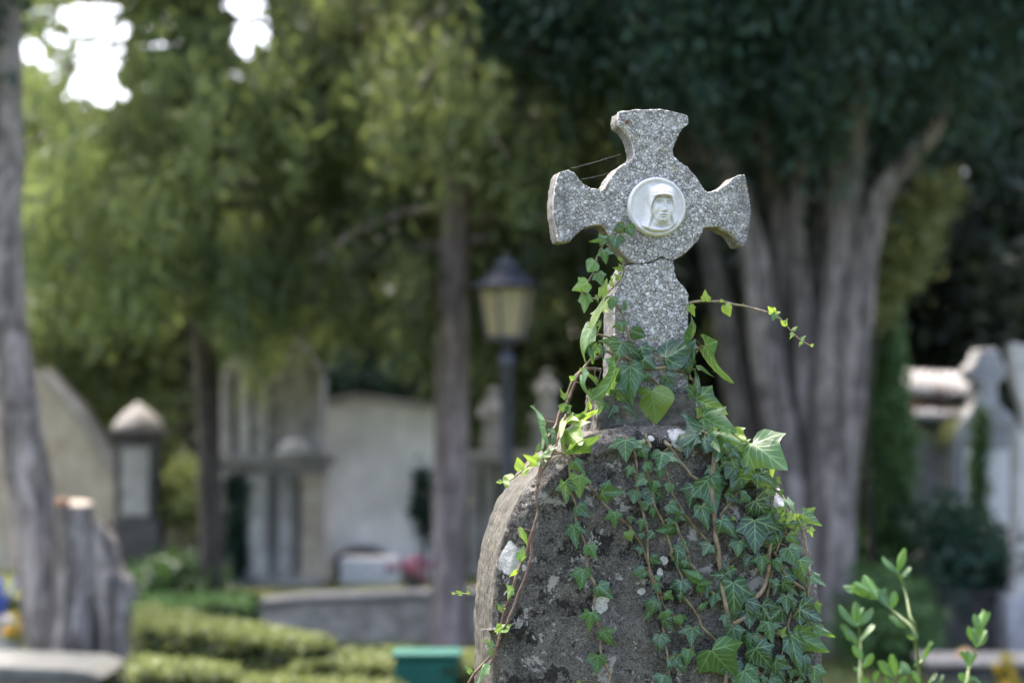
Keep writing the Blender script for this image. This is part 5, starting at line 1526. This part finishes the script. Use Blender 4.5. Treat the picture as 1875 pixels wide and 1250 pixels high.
# right hand tombs
YE = 17.4
def gz(Y): return 0
mo = monument('tiled_tomb', 'grey tomb with two tiers of pale lichened roof tiles', 'tomb', 1700, 1166, YE, z=0)
part('wall', boxpx(MB(), 1664, 1732, 780, 1166, YE + 0.04, 0.42), M['tomb_blue'], mo)
part('brick_band', polypx(MB(), [(1672, 744), (1700, 733), (1764, 745), (1764, 758), (1700, 752), (1672, 752)], YE + 0.02, 0.5), M['tile_red'], mo, 0.006)
def tiles(pts_top, pts_bot, Y, depth):
    m_ = MB()
    n = len(pts_top)
    for i in range(n - 1):
        (xa_, ya_), (xb_, yb_) = pts_top[i], pts_top[i + 1]
        (xc, yc), (xd, yd) = pts_bot[i], pts_bot[i + 1]
        a_, b2, c_, d_ = at(xa_, ya_, Y + depth), at(xb_, yb_, Y + depth), at(xd, yd, Y), at(xc, yc, Y)
        m0, m1 = (a_ + b2) / 2 + Vector((0, 0, 0.03)), (c_ + d_) / 2 + Vector((0, 0, 0.03))
        m_.tube([m0, m1], [abs(b2.x - a_.x) * 0.55, abs(c_.x - d_.x) * 0.55 * (0.85 + 0.3 * ((i * 7) % 3) / 2)], 10, 0.15, 1)
    return m_
xs = [1648 + i * 15.6 for i in range(9)]
part('upper_roof', tiles([(x + 6, 690 + 0.12 * (x - 1648) * 0.5) for x in xs], [(x, 722 + 0.10 * (x - 1648)) for x in xs], YE - 0.05, 0.55), M['tile'], mo, 0, True)
xs = [1672 + i * 13.5 for i in range(8)]
part('lower_roof', tiles([(x + 3, 752 + 0.06 * (x - 1672)) for x in xs], [(x, 771) for x in xs], YE - 0.32, 0.5), M['tile'], mo, 0, True)
YX = 17.0
mo = monument('cross_tomb', 'broad grey tombstone rising to a stubby cross, with a white panel below', 'tomb', 1812, 1172, YX, z=0)
part('body', polypx(MB(), [(1742, 1172), (1742, 790), (1768, 762), (1786, 742), (1794, 716), (1796, 700), (1776, 694), (1771, 676), (1786, 662), (1796, 638), (1826, 638), (1834, 660), (1844, 674), (1842, 692), (1826, 702), (1828, 738), (1848, 756), (1868, 782), (1872, 1172)], YX, 0.36), M['tomb_blue'], mo, 0.02)
part('band', boxpx(MB(), 1766, 1862, 771, 777, YX - 0.015, 0.012), M['tomb_grey'], mo, 0.003)
part('panel', boxpx(MB(), 1764, 1860, 823, 962, YX - 0.022, 0.019), M['white_stone'], mo, 0.004)
YF = 15.6
mo = monument('stone_cross', 'pale stone cross monument cut off by the right edge of the picture', 'monument', 1890, 1205, YF, z=0)
part('cross', polypx(MB(), [(1876, 790), (1876, 755), (1858, 700), (1850, 640), (1855, 626), (1880, 632), (1920, 632), (1952, 626), (1958, 640), (1950, 700), (1928, 745), (1928, 790)], YF, 0.2), M['tomb_pale'], mo, 0.015)
part('pillar', polypx(MB(), [(1858, 1090), (1864, 790.6), (1936, 790.6), (1942, 1090)], YF, 0.26), M['tomb_pale'], mo, 0.015)
part('base', boxpx(MB(), 1846, 1954, 1090.6, 1222, YF - 0.06, 0.42), M['tomb_blue'], mo, 0.02)
YG = 15.9
mo = monument('low_tomb', 'low dark stone tomb under the leafy shrub', 'tomb', 1785, 1190, YG, z=0)
part('body', boxpx(MB(), 1722, 1845, 1092, 1198, YG, 0.55), M['tomb_dark'], mo, 0.02)
part('lid', boxpx(MB(), 1716, 1848, 1080, 1091.5, YG - 0.04, 0.63), M['tomb_dark'], mo, 0.012)
YH = 14.0
mo = thing('grave_ledger', 'flat beige stone grave edging along the lower right', 'grave', (at(1800, 1240, YH).x, YH, 0))
part('slab', boxpx(MB(), 1700, 2010, 1208, 1222, YH, 0.55), M['kerb'], mo, 0.02)
part('side_stone', boxpx(MB(), 1712, 2000, 1222.6, 1262, YH + 0.05, 0.45), M['tomb_dark'], mo, 0.02)
b = MB()
q = at(1768, 1199, YH + 0.2)
zt = at(0, 1208, YH).z
b.put([(q.x - .06, q.y - .03, zt + .006), (q.x, q.y - .05, zt + .02), (q.x + .07, q.y, zt + .008), (q.x + .01, q.y + .04, zt + .05), (q.x - .04, q.y + .02, zt + .035)], [(0, 1, 3, 4), (1, 2, 3)])
tag(add('dry_leaf', b.mesh('dry_leaf'), M['dry']), 'curled dry orange leaf lying on the beige grave edging', 'leaf')
# pale ledger at the lower left, blue can
YI = 13.2
mo = thing('grave_ledger', 'pale grey grave slab at the lower left corner below the stumps', 'grave', (at(60, 1250, YI).x, YI, 0))
part('slab', polypx(MB(), [(-150, 1213), (150, 1226), (188, 1240), (188, 1246), (-150, 1246)], YI - 0.3, 0.9), M['slab'], mo, 0.015)
part('side_stone', boxpx(MB(), -145, 180, 1246.6, 1290, YI - 0.25, 0.8), M['tomb_grey'], mo, 0.015)
YJ = 15.8
mo = thing('watering_can', 'blue plastic watering can at the left edge behind the leaning trunk', 'watering can', (at(-12, 1120, YJ).x, YJ, 0))
q = at(-12, 1120, YJ)
part('body', MB().lathe([(0.07, 0), (0.075, 0.03), (0.07, 0.20), (0.05, 0.235), (0.03, 0.24)], (q.x, YJ, q.z - 0.02), 18), M['blue'], mo, 0, True)
part('handle', MB().tube([(q.x - .06, YJ, q.z + .03), (q.x - .12, YJ, q.z + .12), (q.x - .05, YJ, q.z + .25), (q.x + .02, YJ, q.z + .21)], [0.010] * 4, 8), M['blue'], mo, 0, True)
part('spout', MB().tube([(q.x + .06, YJ, q.z + .03), (q.x + .12, YJ, q.z + .14), (q.x + .16, YJ, q.z + .22)], [0.018, 0.013, 0.016], 8), M['blue'], mo, 0, True)
b = MB(); b.box((q.x, YJ, (q.z - 0.025) / 2), (0.34, 0.30, q.z - 0.025))
o = add('stone_block', b.mesh('stone_block'), M['tomb_grey']); tag(o, 'grey stone block under the blue watering can', 'stone'); bevelled(o, 0.02)

# ------------------------------------------------------------------ box hedges
def hedge(label, front, back, zt, seed, mt='leaf_box', tone=0.5, zb=0.0):
    """footprint corners given as top-surface photo pixels: front (left,right), back (left,right), all at height zt"""
    rg = np.random.default_rng(seed)
    def gp(x, y):
        d = ray(x, y); t_ = (zt - CAM_Z) / d.z
        return Vector((0, 0, CAM_Z)) + d * t_
    fl, fr, bl, br = gp(*front[0]), gp(*front[1]), gp(*back[0]), gp(*back[1])
    c_ = (fl + fr + bl + br) / 4
    r_ = thing('box_hedge', label, 'hedge', (c_.x, c_.y, 0), 0, 'clipped box hedges')
    core = MB()
    ins = lambda p, z: Vector((c_.x + (p.x - c_.x) * 0.97, c_.y + (p.y - c_.y) * 0.90, z))
    core.put([ins(p, z) for z in (0.0, zt - 0.04) for p in (fl, fr, br, bl)], [(3, 2, 1, 0), (4, 5, 6, 7), (0, 1, 5, 4), (1, 2, 6, 5), (2, 3, 7, 6), (3, 0, 4, 7)])
    area_t = (fr - fl).length * (bl - fl).length
    pts, tn = [], []
    n_top, n_front = int(650 * max(area_t, 0.4)), int(600 * (fr - fl).length * zt)
    for _ in range(n_top):
        u, v = rg.uniform(), rg.uniform()
        p = (fl * (1 - u) + fr * u) * (1 - v) + (bl * (1 - u) + br * u) * v
        pts.append((p.x, p.y, zt - abs(rg.normal()) * 0.02)); tn.append(tone + 0.48 + 0.10 * rg.normal())  # paler new growth on top, lightened further to stand in for sunlight
    for a_, b2, n_ in ((fl, fr, n_front), (fr, br, int(n_front * .4)), (fl, bl, int(n_front * .4)), (bl, br, int(n_front * .4))):
        for _ in range(n_):
            u = rg.uniform()
            p = a_ * (1 - u) + b2 * u
            pts.append((p.x, p.y, rg.uniform(0.02, zt))); tn.append(tone - 0.42 + 0.13 * rg.normal())  # shade of the upright faces is put into the leaf tone
    C = np.array(pts)
    hd_ = part('core', core, M['leafcore'], r_, 0)
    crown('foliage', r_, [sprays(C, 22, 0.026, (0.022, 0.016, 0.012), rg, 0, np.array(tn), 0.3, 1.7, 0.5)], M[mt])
M['leafcore'] = plain_mat('hedge_inner_twigs', (0.022, 0.030, 0.014), 0.95, 0.4, 0.1)
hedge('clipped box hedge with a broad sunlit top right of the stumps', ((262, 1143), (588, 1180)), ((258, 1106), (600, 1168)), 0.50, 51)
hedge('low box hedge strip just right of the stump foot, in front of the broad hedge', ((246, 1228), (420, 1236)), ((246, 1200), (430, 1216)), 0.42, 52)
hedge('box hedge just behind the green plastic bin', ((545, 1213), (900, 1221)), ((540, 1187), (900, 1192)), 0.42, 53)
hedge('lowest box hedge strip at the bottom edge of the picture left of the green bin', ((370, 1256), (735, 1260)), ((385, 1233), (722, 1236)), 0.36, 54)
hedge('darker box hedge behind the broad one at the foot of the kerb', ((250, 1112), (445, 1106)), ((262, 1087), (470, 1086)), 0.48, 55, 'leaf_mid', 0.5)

# green bin
YM = 10.9
q = at(780, 1250, YM)
mo = thing('plastic_bin', 'teal green plastic bin in front of the box hedge', 'bin', (q.x, YM + 0.14, 0))
zt = at(0, 1206, YM).z
b = MB(); b.box((0, 0, zt / 2), (0.27, 0.25, zt), 0, 1.06)
bevelled(add('body', b.mesh('body'), M['bin'], mo), 0.02, 3)
b = MB(); b.box((0, 0, zt + 0.014), (0.315, 0.295, 0.022))
bevelled(add('rim', b.mesh('rim'), M['bin'], mo), 0.008, 2)

# ------------------------------------------------------------------ privet shoots, a little out of focus
YV = 3.92
pv = at(1660, 1300, YV)
PV = thing('privet_bush', 'young privet bush with fresh green upright shoots at the lower right', 'shrub', (pv.x, pv.y, 0))
stems_s = ['330,770 345,830 352,1000 345,1250 420,1500', '490,530 600,620 690,690 790,780 812,880 828,1000 842,1250 760,1500', '665,320 705,410 742,530 770,680 800,745 805,800', '1335,940 1320,980 1262,1150 1245,1250 1100,1500',
           '960,920 900,1020 850,1090', '640,1200 660,1300 700,1500', '770,1180 780,1280 740,1500', '365,1090 360,1130 350,1200', '980,1170 930,1260 850,1500', '1300,1080 1270,1130 1255,1200']
st = MB()
for t_ in stems_s:
    pp = [zp('S', *map(float, w_.split(','))) for w_ in t_.split()]
    P3 = [at(x, y, YV + 0.03 * math.sin(i * 1.3)) for i, (x, y) in enumerate(pp)]
    n = len(P3)
    st.tube(P3, [0.0012 + 0.0016 * i / (n - 1) for i in range(n)], 7, 0, 4)
P0 = Vector((pv.x, pv.y, 0))
for x in (1590, 1625, 1660, 1690, 1740):
    q = at(x, 1304, YV)
    st.tube([P0, (P0 + q) / 2 + Vector((0.01, 0.02, 0)), q], [0.008, 0.006, 0.003], 8)
LS = LeafSet()
pr = random.Random(3)
for it in '''320,770 185,575 .3 .6|310,760 285,560 .45 .7|340,760 437,610 .38 .55|325,760 350,600 .5 .7|330,920 212,742 .32 .5|350,890 442,735 .3 .5|370,1050 288,925 .6 .8|372,1120 450,1005 .6 .85|465,1235 490,1150 .7 .3
490,540 395,318 .4 .9|470,540 268,478 .25 .5|440,500 300,395 .5 .75|420,480 345,400 .5 .7|510,540 575,450 .5 .45|612,620 640,468 .55 .6|590,610 515,440 .45 .4|730,775 615,670 .25 .75|450,490 215,405 .25 .5|500,530 480,420 .4 .8
660,315 548,165 .32 .45|668,305 695,105 .4 .95|690,370 765,255 .42 .45|700,390 690,330 .5 .4|820,880 748,858 .45 .6|810,890 830,820 .5 .6|870,1050 985,915 .3 .75|925,990 955,885 .35 .85|640,1200 590,1015 .5 .75|640,1200 478,1088 .4 .35|770,1185 690,1060 .6 .35|800,1110 862,1060 .4 .45|670,1180 730,1080 .5 .5
1335,950 1278,785 .5 .7|1345,940 1432,800 .5 .55|1345,810 1310,660 .4 .6|1372,800 1382,615 .42 .9|1390,770 1465,655 .35 .8|1300,900 1285,770 .5 .65|1260,1060 1188,975 .5 .35|1262,1120 1285,960 .42 .7|1290,1080 1352,1000 .4 .35|1340,900 1360,740 .5 .75|1250,1200 1190,1170 .5 .8|1275,1100 1330,1040 .4 .4
930,1250 982,1155 .4 .7|1010,1260 1040,1170 .4 .45|1250,1250 1185,1185 .5 .6|1380,1270 1310,1190 .4 .4|350,1160 300,1110 .5 .7|860,1250 800,1150 .45 .6|1240,1290 1290,1190 .5 .7|600,1290 560,1200 .5 .7|680,1280 740,1190 .45 .45|420,1290 380,1200 .5 .6'''.replace('\n', '|').split('|'):
    w_ = it.split()
    bp = zp('S', *map(float, w_[0].split(','))); tp = zp('S', *map(float, w_[1].split(',')))
    Bq = at(*bp, YV + pr.uniform(-.01, .01)); Tq = at(*tp, Bq.y - pr.uniform(-0.012, 0.012))
    axv = Tq - Bq
    wq = float(w_[2]) * 0.9; full = 0.48
    roll = math.acos(min(1, wq / full)) * pr.choice((-1, 1)) + pr.uniform(-.2, .2)
    nr_ = Matrix.Rotation(roll, 3, axv.normalized()) @ (Vector((0, 0, CAM_Z)) - Bq).normalized()
    LS.add(Bq, axv, nr_, full * 1.32, float(w_[3]), OVAL, 0.35, 0.2, 0.02, pr)
world_child('foliage', LS.mesh('foliage'), M['leaf_privet'], PV)
world_child('stem', st.mesh('stem'), plain_mat('green_twig', (0.10, 0.14, 0.045), 0.6, 0.25, scale=60), PV, True)

# ------------------------------------------------------------------ grass where the lawn shows
rg = np.random.default_rng(90)
n = 26000
gx, gy = rg.uniform(-3.4, 4.2, n), rg.uniform(9.5, 16.6, n)
hgt = rg.uniform(0.03, 0.08, n)
an = rg.uniform(0, 2 * np.pi, n)
wv = 0.006
dx, dy = np.cos(an) * wv, np.sin(an) * wv
lean = rg.normal(size=(n, 2)) * 0.025
V = np.stack([np.stack([gx - dx, gy - dy, np.zeros(n)], 1), np.stack([gx + dx, gy + dy, np.zeros(n)], 1), np.stack([gx + lean[:, 0], gy + lean[:, 1], hgt], 1)], 1).reshape(-1, 3)
tag(add('grass', fast_mesh('grass', V, np.arange(n * 3).reshape(-1, 3), np.clip(0.9 + 0.2 * rg.normal(size=n), 0, 1)), M['leaf_box']), 'short yellowish grass of the cemetery lawn', 'grass', kind='stuff')
